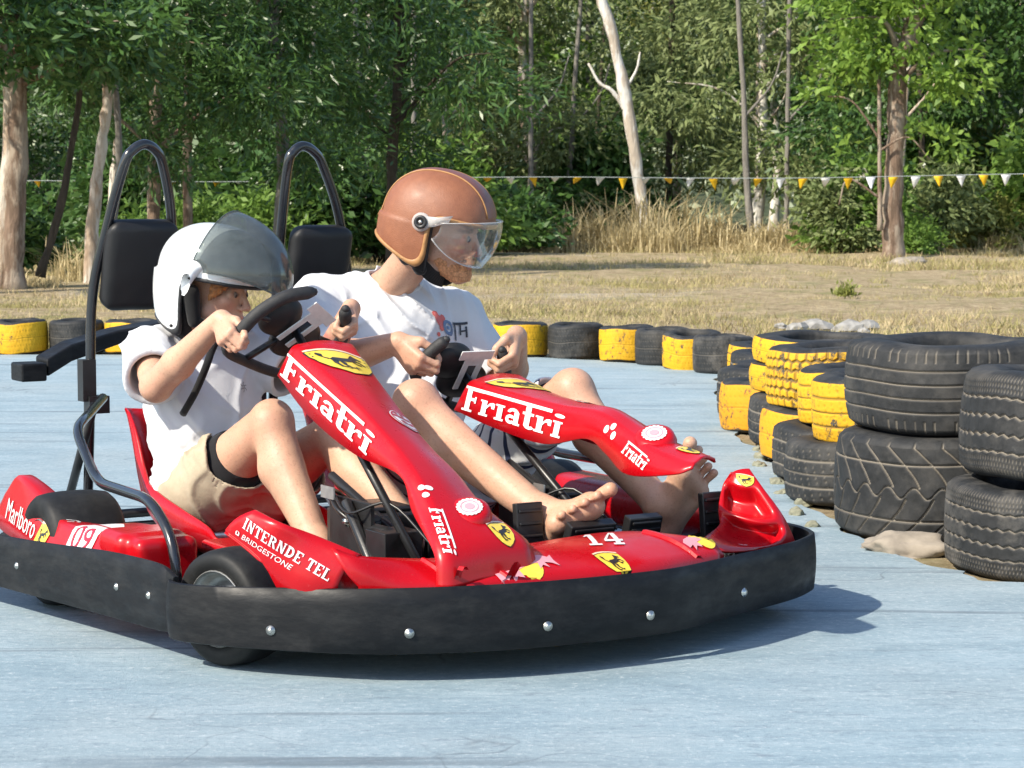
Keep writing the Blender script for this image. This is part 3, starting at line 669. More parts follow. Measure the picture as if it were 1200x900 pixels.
plate = [(0, -.2), (.96, -.2), (1.0, .8), (.9, 1.1), (.6, 1.2), (.3, 1.1), (.05, .7)]
e = sticker('number_plate', [plate], fr9, BV_P, M_WHITE, pod); n9, w9 = font_polys('09'); sticker('pod_number', place(n9, .72 / w9, .95, .13, .05), fr9, BV_P, M_DRED, e, .0035)
sticker('number_plate_rule', [box2(.1, .86, .95, .9)], fr9, BV_P, M_DRED, e, .0035)
sticker('pod_scrawl', ring2(.3, .3, .5, .5, .2, 20, 200, 6) + [box2(.0, .0, .15, .7), box2(-.3, .6, .6, .75), box2(.5, -.2, .62, .3)], frame3((-.85, -.09, .25), (-.8, -.09, .25), (-.85, -.06, .265)), BV_P, M_WHITE, pod)

# ------------------------------------------------------------------ steering wheels, columns and pedals
def steering(rim, hub, nrm, fair_top, turn=0.):
    P = spline(rim, 5); e = empty('steering_wheel', hub); e.parent = kart; off = -Vector(hub)
    L = lambda p: tuple(Vector(p) + off)
    n = len(P); rs = [.0135 + .0035 * (i < n * .3 or i > n * .72) for i in range(n)]; rs[0] = rs[-1] = .012
    mb = MB(); mb.tube([L(p) for p in P], rs, 12); 
    for q in (P[0], P[-1]): mb.lathe([(0, -.011), (.008, -.008), (.0115, 0), (.008, .008), (0, .011)], c=L(q), n=12)
    mb.build('rim', M_GRIP, e)
    nv = Vector(nrm).normalized(); Mx = Matrix(rot_to(nv).tolist())
    mb = MB(); x = Vector((0, 1, 0)); y = nv.cross(x).normalized()
    sp = MB()
    xr = x * math.cos(turn) + y * math.sin(turn); yr = y * math.cos(turn) - x * math.sin(turn)
    def plate(cx, cy, hx, hy, th, o): mb.box(xr * cx + yr * cy + nv * o - y * .03, (hx * 2, hy * 2, th), M=Matrix((xr, yr, nv)).transposed())
    plate(-.021, .02, .0085, .045, .004, -.03); plate(.021, .02, .0085, .045, .004, -.03); plate(0, -.034, .0295, .012, .004, -.0298); plate(0, -.06, .05, .016, .004, -.0302)
    for q in (P[int(n*.22)], P[int(n*.5)], P[int(n*.8)]):
        q = Vector(L(q)); sp.tube([q * .98, q * .3], .009, 8)
    mb.build('spoke_plate', M_PLATE, e, bevel=.0015); sp.build('spokes', M_BLK, e)
    vol = Vol((-.15,) * 3, (.15,) * 3, .005); Mm = np.array(Matrix((x, y, nv)).transposed())
    vol.add(sd_ell(tuple(nv * .012 + x * .02 + y * .045), (.075, .058, .036), Mm), .0); vol.add(sd_ell(tuple(nv * .01 - x * .045 - y * .035), (.062, .058, .034), Mm), .006)
    vol.obj('hub_pad', M_PAD, e, 1)
    mb = MB(); mb.tube([tuple(-nv * .01), tuple(Vector(fair_top) + off)], .011, 10); mb.build('steering_column', M_BLK, e)
    return e
CW = [(-.519, .457, .819), (-.517, .379, .808), (-.538, .319, .772), (-.570, .286, .729), (-.609, .257, .678), (-.65, .321, .643), (-.711, .457, .599), (-.709, .53, .614), (-.672, .599, .669), (-.631, .599, .716), (-.582, .579, .77)]
steering(CW, (-.601, .442, .723), (-.75, -.12, .65), (.05, .45, .2), R(40))
MW = [(-.553, .86, .683), (-.593, .823, .637), (-.639, .815, .584), (-.688, .875, .528), (-.728, 1.004, .481), (-.715, 1.091, .497), (-.661, 1.105, .559), (-.584, 1.049, .647)]
steering(MW, (-.632, .952, .59), (-.75, 0, .65), (.05, .97, .2))
def pedal(c, up, wd=.075, ht=.115, th=.022):
    c, up = Vector(c), Vector(up).normalized(); lt = Vector((0, 1, 0)); n = lt.cross(up).normalized(); Mx = Matrix((n, lt, up)).transposed()
    mb = MB(); mb.box(c, (th, wd, ht), M=Mx)
    for k in range(4): mb.box(c - n * (th * .62) + up * (ht * (-.34 + .23 * k)), (.006, wd * .86, .009), M=Mx); mb.box(c + n * (th * .62) + up * (ht * (-.34 + .23 * k)), (.006, wd * .86, .009), M=Mx)
    mb.tube([c - up * ht * .4, c - up * ht * .4 - Vector((.02, 0, max(.03, c.z - ht * .4 - .1)))], .011, 8)
    mb.build('pedal', M_BLK, kart, bevel=.004)
pedal((-.22, .5, .225), (-.2, 0, 1)); pedal((-.16, .62, .22), (.15, 0, 1)); pedal((-.055, .81, .245), (-.1, 0, 1), .075, .135); pedal((.0, 1.325, .245), (-.12, 0, 1), .07, .13); pedal((.03, .93, .235), (.45, 0, 1), .13, .07, .03); pedal((-.05, 1.14, .22), (.3, 0, 1), .1, .08, .03)
# brackets, links and bolts between the pedals
mb = MB()
for c_ in (.45, .97):
    mb.box((-.26, c_ - .02, .26), (.22, .012, .13)); mb.box((-.3, c_ + .06, .2), (.3, .08, .1)); mb.box((-.08, c_ - .0, .2), (.1, .1, .14))
    mb.tube([(-.45, c_ + .02, .36), (-.1, c_ + .06, .22), (.02, c_ + .06, .12)], .012); mb.tube([(-.25, c_ - .04, .32), (-.05, c_ - .05, .14)], .014); mb.tube(spline([(-.35, c_ - .03, .34), (-.2, c_ - .06, .3), (-.1, c_, .33), (.02, c_ + .05, .24)], 5), .004, 6)
mb.build('pedal_bracket', M_BLK, kart, bevel=.003)
for c_ in (.5, 1.0):                            # black boxes added as dark filler under each column, with a brake cylinder and hoses
    mb = MB(); mb.box((-.33, c_ + .03, .2), (.2, .17, .17)); mb.box((-.33, c_ + .03, .292), (.16, .13, .014)); mb.build('dark_filler_box', M_BLK, kart, bevel=.006)
    mb = MB(); mb.lathe([(0, -.07), (.026, -.07), (.026, .05), (.018, .055), (.018, .075), (0, .075)], c=(-.14, c_ - .06, .25), axis='X', n=16); mb.build('brake_cylinder', M_BLK, kart)
    mb = MB(); mb.tube(spline([(-.2, c_ - .06, .25), (-.28, c_ - .1, .3), (-.4, c_ - .05, .33), (-.46, c_ + .06, .26)], 6), .006, 6); mb.build('hose', M_BLK, kart)
    bolt(kart, (-.235, c_ - .055, .27), (.5, -.8, .2), .011, .016)
for p_, q_ in (((-.33, .40, .335), (.07, .004, .03)), ((-.2, .93, .32), (.05, .004, .03))): mb = MB(); mb.box(p_, q_); mb.build('bracket_plate', M_ALU, kart)
for p, n in (((-.25, .42, .27), (.3, -1, .2)), ((-.28, .92, .27), (.3, -1, .2)), ((-.12, .93, .25), (.3, -1, .2)), ((-.15, .44, .22), (.3, -1, .2)), ((-.22, .94, .29), (.6, -.6, .2))): bolt(kart, p, n, .013, .02)
# ------------------------------------------------------------------ people
def skin_mat(name, col, red):
    t = NT(name); v = t.coord()
    c = t.ramp(t.noise(v, 9, 5, .6), [(.3, tuple(a * .74 for a in col)), (.7, col)])
    c = t.mix(t.ramp(t.noise(v, 5, 3), [(.42, (0, 0, 0)), (.7, (.7,) * 3)]), c, red)
    c = t.mix(t.ramp(t.noise(v, 160, 4, .7), [(.54, (0, 0, 0)), (.66, (.42,) * 3)]), c, tuple(a * .55 for a in red))
    at = t.n('ShaderNodeAttribute', attribute_name='tint'); c = t.mix(at.outputs['Fac'], c, (.42, .13, .11))
    at = t.n('ShaderNodeAttribute', attribute_name='dark'); c = t.mix(at.outputs['Fac'], c, (.1, .05, .03))
    n = t.bump(t.noise(v, 420, 3, .6), .22, .0012, t.bump(t.noise(v, 38, 5, .65), .3, .006))
    t.bsdf(c, t.ramp(t.noise(v, 30, 3), [(.3, (.42,) * 3), (.7, (.56,) * 3)]), 0, n, Subsurface_Weight=.18, Subsurface_Radius=(.012, .005, .003), Subsurface_Scale=.6, Specular_IOR_Level=.4); return t.m
M_SKIN_C = skin_mat('fair skin of the child', (.60, .37, .25), (.58, .29, .2))
M_SKIN_M = skin_mat('sunburnt skin of the man', (.60, .36, .245), (.56, .27, .17))
def cloth(name, col, fine=900, bump=.25, var=.06, rough=.85):
    t = NT(name); v = t.coord(); c = t.ramp(t.noise(v, 14, 4), [(.3, tuple(a*(1-var) for a in col)), (.7, col)])
    n = t.bump(t.noise(v, fine, 2), bump, .0008, t.bump(t.noise(v, 45, 4, .6, .6), .22, .006))
    t.bsdf(c, rough, 0, n, Sheen_Weight=.15, Specular_IOR_Level=.2); return t.m
M_SHIRT = cloth('white cotton jersey', (.62, .63, .66))
M_SHORT = cloth('beige fleece', (.50, .42, .30), 260, .8, .3)
M_LINER = cloth('black stretch liner', (.012, .012, .014))
def striped():
    t = NT('white trunks with navy stripes'); v = t.coord(); s_ = t.n('ShaderNodeSeparateXYZ'); t.l(v, s_.inputs[0])
    k = t.math('SINE', t.math('MULTIPLY', s_.outputs[0], 150)); c = t.ramp(k, [(.72, (.74, .74, .74)), (.8, (.03, .04, .09))])
    t.bsdf(c, .85, 0, t.bump(t.noise(v, 500, 2), .2, .001)); return t.m
M_TRUNK = striped()
M_HAIR = simple('ginger hair', (.34, .13, .035), .6, 0, .5, 90, .8, 260)
M_BEARD = simple('short ginger beard', (.50, .24, .115), .8, 0, .45, 150, .9, 420)
M_BROW = simple('brown eyebrow hair', (.2, .09, .04), .8, 0, .3, 200)
M_EYE = simple('eye white', (.30, .25, .22), .25); M_IRIS = simple('grey brown iris', (.035, .03, .028), .15)

def nrm(v): v = np.array(v, float); return v / np.linalg.norm(v)
def headframe(fw, roll=0.):
    f = nrm(fw); r = nrm(np.cross(f, [0, 0, 1])); u = np.cross(r, f)
    c, s_ = math.cos(roll), math.sin(roll); r2 = r * c + u * s_; u2 = u * c - r * s_
    return np.stack([r2, f, u2], 1)               # columns: right, forward, up
HEAD = []
def add_head(vol, C, M, s=1.):
    C = np.array(C, float); L = lambda x, y, z: C + M @ (np.array([x, y, z]) * s)
    E = lambda c, r, k, Mr=None: vol.add(sd_ell(L(*c), np.array(r) * s, M if Mr is None else M @ Mr), k * s)
    K = lambda a, b, ra, rb, k: vol.add(sd_cap(L(*a), L(*b), ra * s, rb * s), k * s)
    E((0, -.012, .035), (.075, .095, .088), .01); E((0, .022, -.035), (.061, .068, .075), .03)
    K((-.05, .01, -.06), (-.018, .068, -.103), .022, .018, .02); K((.05, .01, -.06), (.018, .068, -.103), .022, .018, .02)
    K((-.012, .078, -.1), (.012, .078, -.1), .017, .017, .018)                   # chin
    K((-.034, .074, .02), (.034, .074, .02), .012, .012, .012)                   # brow
    for x in (-1, 1):
        E((x*.042, .062, -.02), (.022, .02, .018), .02)                          # cheekbone
        vol.cut(sd_ell(L(x*.032, .097, .002), np.array((.019, .016, .012)) * s, M), .012 * s)
        K((x*.02, .076, .0), (x*.043, .072, .0), .0125, .0115, .004)             # lids over the eyeball
        vol.cut(sd_cap(L(x*.023, .095, .001), L(x*.041, .088, .001), .0052*s, .0045*s), .002 * s)
    K((0, .087, .008), (0, .108, -.03), .0075, .0105, .009); E((0, .107, -.034), (.0115, .011, .0100), .006)
    for x in (-1, 1): E((x*.0125, .099, -.037), (.0075, .0105, .0075), .005); vol.cut(sd_ell(L(x*.007, .108, -.045), np.array((.0036, .005, .004)) * s, M), .002)
    E((0, .08, -.068), (.028, .017, .018), .012)                                 # mouth mound
    K((-.019, .088, -.064), (.019, .088, -.064), .0042, .0042, .004); K((0, .0935, -.0635), (0, .0935, -.0635), .005, .005, .006)
    K((-.015, .0885, -.075), (.015, .0885, -.075), .0055, .0055, .004)
    vol.cut(sd_box(L(0, .103, -.0695), np.array((.023, .012, .0009)) * s, .0008, M), .0015)
    HEAD.append((C, M, s, L))
def head_bits(body, C, M, s, hair=True):
    L = lambda x, y, z: C + M @ (np.array([x, y, z]) * s)
    V = np.array([v.co for v in body.data.vertices]); Q = (V - C) @ M / s
    lip = np.exp(-((Q[:, 0] / .02) ** 4 + ((Q[:, 2] + .0695) / .009) ** 4)) * (Q[:, 1] > .075)
    cheek = .35 * np.exp(-(((np.abs(Q[:, 0]) - .045) / .02) ** 2 + ((Q[:, 2] + .03) / .022) ** 2)) * (Q[:, 1] > .03) + .3 * np.exp(-((Q[:, 0] / .016) ** 2 + ((Q[:, 2] + .03) / .018) ** 2)) * (Q[:, 1] > .09)
    a = body.data.attributes.new('tint', 'FLOAT', 'POINT'); a.data.foreach_set('value', np.clip(lip * .75 + cheek, 0, 1).astype(np.float32))
    brow = np.exp(-(((np.abs(Q[:, 0]) - .034) / .019) ** 4 + ((Q[:, 2] - .022 + .1 * (np.abs(Q[:, 0]) - .034) ** 1) / .0055) ** 4)) * (Q[:, 1] > .05)
    lash = np.exp(-(((np.abs(Q[:, 0]) - .032) / .0145) ** 4 + ((Q[:, 2] - .0015) / .0042) ** 4)) * (Q[:, 1] > .05); brow = np.maximum(brow, lash * .9)
    a = body.data.attributes.new('dark', 'FLOAT', 'POINT'); a.data.foreach_set('value', np.clip(brow * .9, 0, 1).astype(np.float32))
    for x in (-1, 1):
        mb = MB(); mb.lathe([(.0115*s*math.sin(t), .0115*s*math.cos(t)) for t in np.linspace(0, math.pi, 9)], n=14, c=L(x*.032, .0765, .001), M=Matrix(M.tolist()) @ Matrix.Rotation(R(90), 3, 'X'))
        e = mb.build('eye', M_EYE, body); mb = MB(); d = M @ np.array([.12, 1, -.22]); d /= np.linalg.norm(d)
        mb.lathe([(.0055*s, .0005), (.004*s, .0018), (0, .0024)], n=14, c=L(x*.032, .0765, .001) + d * .0108 * s, M=Matrix(rot_to(d).tolist())); mb.build('iris', M_IRIS, e)

def add_hand(vol, G, x, yh, s=1., left=False, flex=(52, 82, 42), spread=1., thumb=None):
    """hand closed round a bar: G point on the bar, x from pinky side to index side for the left hand and the reverse for the right, yh from the wrist to the knuckles"""
    x = nrm(x); y = np.array(yh, float); y = nrm(y - x * (x @ y)); z = np.cross(x, y); m = -1 if left else 1
    W = np.array(G, float) - y * .082 * s + z * .031 * s
    L = lambda p: W + (x * p[0] * m + y * p[1] + z * p[2]) * s
    K = lambda a, b, ra, rb, k: vol.add(sd_cap(L(a), L(b), ra * s, rb * s), k * s)
    kn = [(-.030, .088, .0), (-.0105, .093, .002), (.0105, .088, .001), (.029, .079, -.004)]
    ln = [(.046, .027, .021), (.051, .031, .021), (.047, .029, .021), (.036, .022, .019)]
    for (kx, ky, kz), r0 in zip(kn, (.0135, .0135, .0125, .0115)): K((kx * .55, .012, .0), (kx, ky, kz - .003), .0145, r0, .012)
    K((-.012, .0, -.002), (.012, .0, -.002), .019, .018, .012); K((.018, .03, -.012), (.024, .065, -.012), .012, .011, .015)
    for i, ((kx, ky, kz), l3) in enumerate(zip(kn, ln)):
        p = np.array([kx, ky, kz - .003]); a = 0; r_ = (.0102, .0103, .0097, .0088)[i]
        for j in range(3):
            a += R(flex[j] + (i - 1) * 3); q = p + np.array([-.0012 * (i - 1.5) * .5, math.cos(a), -math.sin(a)]) * l3[j]; q[0] = p[0] + (-kx * .08)
            K(p, q, r_, r_ * .93, .0035); K(p, p, r_ * 1.06, r_ * 1.06, .002); r_ *= .93; p = q
    th = thumb or [(-.022, .018, -.01), (-.045, .048, -.024), (-.044, .078, -.046), (-.028, .098, -.06)]
    K(th[0], th[1], .0165, .0145, .012); K(th[1], th[2], .0125, .0115, .004); K(th[2], th[3], .011, .009, .003)
    return W, L
def add_foot(vol, ank, heel, big, lit, s=1.):
    ank, heel, big, lit = [np.array(p, float) for p in (ank, heel, big, lit)]
    K = lambda a, b, ra, rb, k: vol.add(sd_cap(a, b, ra * s, rb * s), k)
    lat = nrm(lit - big); mid = big * .45 + lit * .55; fw = nrm(mid - heel); upn = np.cross(fw, lat); upn = upn if upn @ (ank - heel) > 0 else -upn; upn = nrm(upn)
    bb = heel + (big - heel) * .69; bl = heel + (lit - heel) * .70
    K(heel + fw * .008, heel + fw * .022 + upn * .015, .032, .03, .012)
    K(ank, heel + fw * .02 + upn * .02, .036, .034, .025)
    K(heel + fw * .01, bb, .03, .03, .02); K(heel + fw * .01, bl, .03, .024, .02)
    K(ank + fw * .012, bb * .55 + bl * .45 + upn * .012, .033, .02, .03)
    K(bb, bl, .031, .024, .012)
    tips = [big, big * .70 + lit * .30 + fw * .007, big * .46 + lit * .54 + fw * .004, big * .23 + lit * .77, lit]
    for i, t in enumerate(tips):
        f = i / 4; a = bb * (1 - f) + bl * f + fw * (.012 - .006 * f); r0 = (.0160, .0104, .0100, .0096, .0102)[i]
        kne = a * .45 + t * .55 + upn * (.005, .007, .007, .006, .004)[i]
        K(a, kne, r0 * 1.0, r0 * .92, .003); K(kne, t, r0 * .92, r0 * (1.08 if i == 0 else 1.12), .001)
    return upn, fw, tips
def folds(amp, dirs, seed):
    """soft creases: warped rounded ridges running along a few directions"""
    def f(P):
        o = 0
        for k, (d, fr, a) in enumerate(dirs):
            d = nrm(d); wv = vnoise(P, 5, seed + k) * .06 + vnoise(P, 11, seed + 40 + k) * .014; ph = (P @ d + wv) * fr
            m = np.clip(vnoise(P, 4.2, seed + 20 + k) * 1.5 + .35, 0, 1)
            o = o + a * m * np.exp(-(np.sin(ph) / .42) ** 2)
        return -amp * (o - .3) + .002 * vnoise(P, 16, seed + 9)
    return f
def person(name, body, label, cat='person', group=None):
    body.name = name; body.location = KLOC; body.rotation_euler = (0, 0, KROT); tag(body, label, cat, group); return body
def cyl_cut(a, b, r0, r1):
    return sd_cap(a, b, r0, r1)

# --- the child in the near seat
h = .004
vol = Vol((-1.42, .02, .02), (-.2, .84, 1.0), h)
K = lambda a, b, ra, rb, k=.02: vol.add(sd_cap(a, b, ra, rb), k)
c_pel, c_bel, c_chs, c_nk = (-1.10, .43, .235), (-1.15, .43, .40), (-1.19, .425, .565), (-1.195, .42, .68)
vol.add(sd_ell(c_pel, (.11, .145, .105)), 0); vol.add(sd_ell(c_bel, (.10, .125, .13)), .05); vol.add(sd_ell(c_chs, (.10, .135, .12)), .05)
c_sh = {1: (-1.165, .275, .632), -1: (-1.185, .575, .645)}
for s_ in (1, -1): K(c_nk, c_sh[s_], .044, .044, .03)
c_el = {1: (-.925, .195, .562), -1: (-.98, .69, .55)}
GC_R = np.array((-.592, .268, .70)); GC_L = np.array((-.631, .599, .716))
hv = Vol((-1, 0, 0), (-.9, .1, .1), .05)
Wr, _ = add_hand(hv, GC_R, np.array((-.04, -.03, -.051)), (1, .12, .06), .84)
Wl, _ = add_hand(hv, GC_L, np.array((.05, -.02, .054)), (.8, -.3, .1), .84, True)
for s_, W in ((1, Wr), (-1, Wl)):
    K(c_sh[s_], c_el[s_], .047, .04, .03); e = np.array(c_el[s_]); K(e, e + (W - e) * .35, .0395, .0415, .02); K(e + (W - e) * .35, W, .041, .0255, .015)
add_hand(vol, GC_R, np.array((-.04, -.03, -.051)), (1, .12, .06), .84, thumb=[(-.022, .018, -.01), (-.046, .05, -.016), (-.05, .085, -.03), (-.046, .115, -.036)])
add_hand(vol, GC_L, np.array((.05, -.02, .054)), (.8, -.3, .1), .84, True)
c_hip = {1: (-1.04, .355, .235), -1: (-1.03, .51, .235)}; c_kn = {1: (-.685, .415, .478), -1: (-.71, .60, .43)}; c_an = {1: (-.475, .44, .185), -1: (-.36, .66, .215)}
for s_ in (1, -1):
    a, b, c = [np.array(q[s_]) for q in (c_hip, c_kn, c_an)]
    K(a, a + (b - a) * .45, .088, .078, .03); K(a + (b - a) * .45, b, .078, .054, .02); K(b + (b - a) * .02, b + np.array([.012, -.004, .0]), .05, .047, .015)
    cf = b + (c - b) * .36 + np.array([-.03, -.004, -.012]); K(b, cf, .05, .056, .02); K(cf, c, .056, .034, .02); K(b, c, .045, .03, .02)
    fo = np.array([.6, 0, -.3]); add_foot(vol, c, c + np.array([-.035, 0, -.055]), c + np.array([.15, .03 * s_ , -.03]), c + np.array([.12, -.045 * s_, -.045]), .9)
HC = np.array((-1.062, .425, .845)); HM = headframe((.79, .60, -.14), R(2))
K(c_nk, HC + HM @ np.array([0, -.03, -.12]), .047, .05, .02)
add_head(vol, HC + HM @ np.array([0, .008, -.042]), HM, .95)
child = person('person', vol.obj('person', M_SKIN_C, None, 1), 'child in white helmet and white t-shirt leaning over the near steering wheel')
head_bits(child, *HEAD[-1][:3])
# t-shirt
vol = Vol((-1.45, .0, .08), (-.8, .86, .8), .0045)
K = lambda a, b, ra, rb, k=.03: vol.add(sd_cap(a, b, ra, rb), k)
vol.add(sd_ell((-1.085, .425, .275), (.135, .18, .10)), 0); vol.add(sd_ell((-1.135, .425, .42), (.13, .168, .15)), .06); vol.add(sd_ell((-1.165, .425, .55), (.122, .172, .13)), .06)
K((-1.2, .425, .66), c_sh[1], .062, .066); K((-1.2, .425, .66), c_sh[-1], .062, .066)
vol.disp(folds(.011, [((.5, .2, .8), 50, .9), ((-.2, .7, .6), 58, .8), ((.3, -.6, .75), 42, .9)], 3), .04)
for s_ in (1, -1):
    a, b = np.array(c_sh[s_]), np.array(c_el[s_]); d = b - a; dn = nrm(d); e = a + d * .62; dr = np.array([0, 0, -.012])
    K(a, e + dr, .07, .082, .03)
vol.disp(folds(.0045, [((.4, .5, .7), 46, 1.0), ((.6, -.5, .3), 52, 1.0)], 71), .04)
for s_ in (1, -1):
    a, b = np.array(c_sh[s_]), np.array(c_el[s_]); d = b - a; dn = nrm(d); e = a + d * .62 + np.array([0, 0, -.012])
    vol.cut(sd_cap(e + dn * .088, e + dn * .2, .1, .12), .004) if False else None
    # sleeve end: a flat cut across, then hollow
    P = vol.pts(); far = (P - e) @ dn; near = np.linalg.norm(P - e, axis=-1) < .16
    vol.d = np.where(near, np.maximum(vol.d, far), vol.d).astype(np.float32)
    vol.cut(sd_cap(e - dn * .05, e + dn * .06, .055, .075), .004)
D0 = vol.d.copy(); NK = sd_cap(np.array(c_nk) + np.array([-.01, 0, -.005]), np.array(c_nk) + np.array([.07, 0, .1]), .062, .09); vol.cut(NK, .006)
P = vol.pts(); vol.d = np.maximum(vol.d, (.235 - P[..., 2] - .10 * (P[..., 0] + 1.1) + .012 * np.sin(P[..., 1] * 30)).astype(np.float32)); vol.cut(sd_ell((-1.09, .43, .2), (.125, .165, .07)), .004)
shirt = vol.obj('t_shirt', M_SHIRT, child, 3)
vol.d = (np.sqrt((D0 + .003) ** 2 + (NK[0](vol.pts()) - .004) ** 2) - .0075).astype(np.float32); vol.obj('collar', M_SHIRT, shirt, 2)
# shorts with a black liner showing at the leg
def leg_cloth(vol, hips, knees, f, r0, r1, rin):
    for s_ in (1, -1):
        a, b = np.array(hips[s_]), np.array(knees[s_]); e = a + (b - a) * f; vol.add(sd_cap(a, e, r0, r1), .05)
    return vol
vol = Vol((-1.32, .15, .06), (-.7, .8, .5), .0045)
vol.add(sd_ell((-1.10, .43, .225), (.13, .165, .115)), 0); leg_cloth(vol, c_hip, c_kn, .60, .108, .102, .08)
vol.disp(folds(.012, [((.6, .1, .6), 44, .8), ((.2, .8, .3), 40, .7)], 31), .04)
for s_ in (1, -1):
    a, b = np.array(c_hip[s_]), np.array(c_kn[s_]); dn = nrm(b - a); e = a + (b - a) * .56; P = vol.pts(); far = (P - e) @ dn; near = np.linalg.norm(P - e, axis=-1) < (.2 if s_ > 0 else .17)
    side = (P[..., 1] < .435) if s_ > 0 else (P[..., 1] > .435)
    vol.d = np.where(near & side, np.maximum(vol.d, far + .008 * np.sin(P[..., 2] * 60)), vol.d).astype(np.float32); vol.cut(sd_cap(e - dn * .10, e + dn * .06, .09, .093), .004)
P = vol.pts(); vol.d = np.maximum(vol.d, (P[..., 2] + .35 * (P[..., 0] + 1.1) * -1 - .36).astype(np.float32))
vol.obj('shorts', M_SHORT, child, 2)
vol = Vol((-1.2, .2, .06), (-.7, .75, .5), .0045)
for s_ in (1, -1):
    a, b = np.array(c_hip[s_]), np.array(c_kn[s_]); dn = nrm(b - a); vol.add(sd_cap(a + (b - a) * .2, a + (b - a) * .5, .094, .0865), 0)
for s_ in (1, -1):
    a, b = np.array(c_hip[s_]), np.array(c_kn[s_]); dn = nrm(b - a); e = a + (b - a) * .60; P = vol.pts(); far = (P - e) @ dn; vol.d = np.where(np.linalg.norm(P - e, axis=-1) < .13, np.maximum(vol.d, far), vol.d).astype(np.float32)
vol.obj('liner', M_LINER, child, 1)

# --- the man in the far seat
vol = Vol((-1.34, .56, .02), (.12, 1.46, 1.14), h)
K = lambda a, b, ra, rb, k=.02: vol.add(sd_cap(a, b, ra, rb), k)
m_pel, m_bel, m_chs, m_nk = (-.90, .97, .245), (-.98, .975, .44), (-1.075, .98, .64), (-1.085, .972, .79)
vol.add(sd_ell(m_pel, (.12, .165, .12)), 0); vol.add(sd_ell(m_bel, (.105, .145, .16)), .06); vol.add(sd_ell(m_chs, (.115, .165, .15)), .06)
m_sh = {1: (-1.15, .785, .755), -1: (-1.075, 1.175, .71)}; m_el = {1: (-.925, .70, .60), -1: (-.96, 1.295, .515)}
for s_ in (1, -1): K(m_nk, m_sh[s_], .05, .048, .03)
GM_R = np.array((-.608, .82, .62)); GM_L = np.array((-.612, 1.07, .618))
XR, YR = np.array((-.046, -.008, -.054)), (1, .25, .05); XL, YL = np.array((.077, -.056, .088)), (.75, -.55, .25)
Wr, _ = add_hand(hv, GM_R, XR, YR, 1.0); Wl, _ = add_hand(hv, GM_L, XL, YL, 1.0, True)
for s_, W in ((1, Wr), (-1, Wl)):
    K(m_sh[s_], m_el[s_], .054, .045, .03); e = np.array(m_el[s_]); K(e, e + (W - e) * .35, .044, .047, .02); K(e + (W - e) * .35, W, .046, .029, .015)
add_hand(vol, GM_R, XR, YR, 1.0); add_hand(vol, GM_L, XL, YL, 1.0, True)
m_hip = {1: (-.84, .875, .245), -1: (-.84, 1.065, .245)}; m_kn = {1: (-.455, .715, .532), -1: (-.52, 1.232, .535)}; m_an = {1: (-.105, .88, .272), -1: (-.195, 1.30, .252)}
for s_ in (1, -1):
    a, b, c = [np.array(q[s_]) for q in (m_hip, m_kn, m_an)]
    K(a, a + (b - a) * .45, .092, .08, .03); K(a + (b - a) * .45, b, .08, .056, .02); K(b, b + np.array([.012, 0, .005]), .053, .05, .015)
    cf = b + (c - b) * .33 + np.array([-.03, -.004, -.02]); K(b, cf, .05, .055, .025); K(cf, c, .054, .036, .025); K(b, c, .046, .034, .02)
    for q in (-1, 1): K(c + np.array([0, q * .03, .0]), c + np.array([0, q * .03, .012]), .013, .011, .012)
f1 = add_foot(vol, m_an[1], (-.098, .895, .205), (.078, .962, .350), (.022, .858, .288), 1.05)
f2 = add_foot(vol, m_an[-1], (-.205, 1.315, .175), (-.10, 1.325, .425), (-.12, 1.415, .34), 1.07)
HC2 = np.array((-.858, 1.008, .986)); HM2 = headframe((.72, .67, -.235), R(-3))
K(m_nk, HC2 + HM2 @ np.array([0, -.035, -.085]), .058, .055, .02)
K(np.array(m_nk) + np.array([0, -.05, -.04]), HC2 + HM2 @ np.array([-.05, -.03, -.06]), .03, .02, .03)
add_head(vol, HC2 + HM2 @ np.array([0, .016, -.022]), HM2, 1.06)
man = person('person', vol.obj('person', M_SKIN_M, None, 1), 'bearded barefoot man in brown helmet steering from the far seat')
head_bits(man, *HEAD[-1][:3])
HCm, HMm, hs, Lm = HEAD[-1]
M_NAIL = simple('toenail', (.62, .42, .34), .25)
for (un, fw, tips) in (f1, f2):
    for i, t in enumerate(tips):
        r0 = (.0105, .007, .0066, .0062, .0058)[i]; lt = nrm(np.cross(fw, un)); n_ = nrm(un * .8 + fw * .45); y_ = nrm(np.cross(lt, n_)); o_ = np.array(t) + n_ * ((.0172 if i == 0 else .0112))
        mb = MB(); rows = [[o_ + lt * (a * r0 * .8) + y_ * (b * r0 * .8) - n_ * (.0022 * a * a + .0012 * b * b) for a in (-1, -.5, 0, .5, 1)] for b in (-1, 0, 1)]; mb.grid(rows, True); mb.build('toenail', M_NAIL, man, solid=.0012)
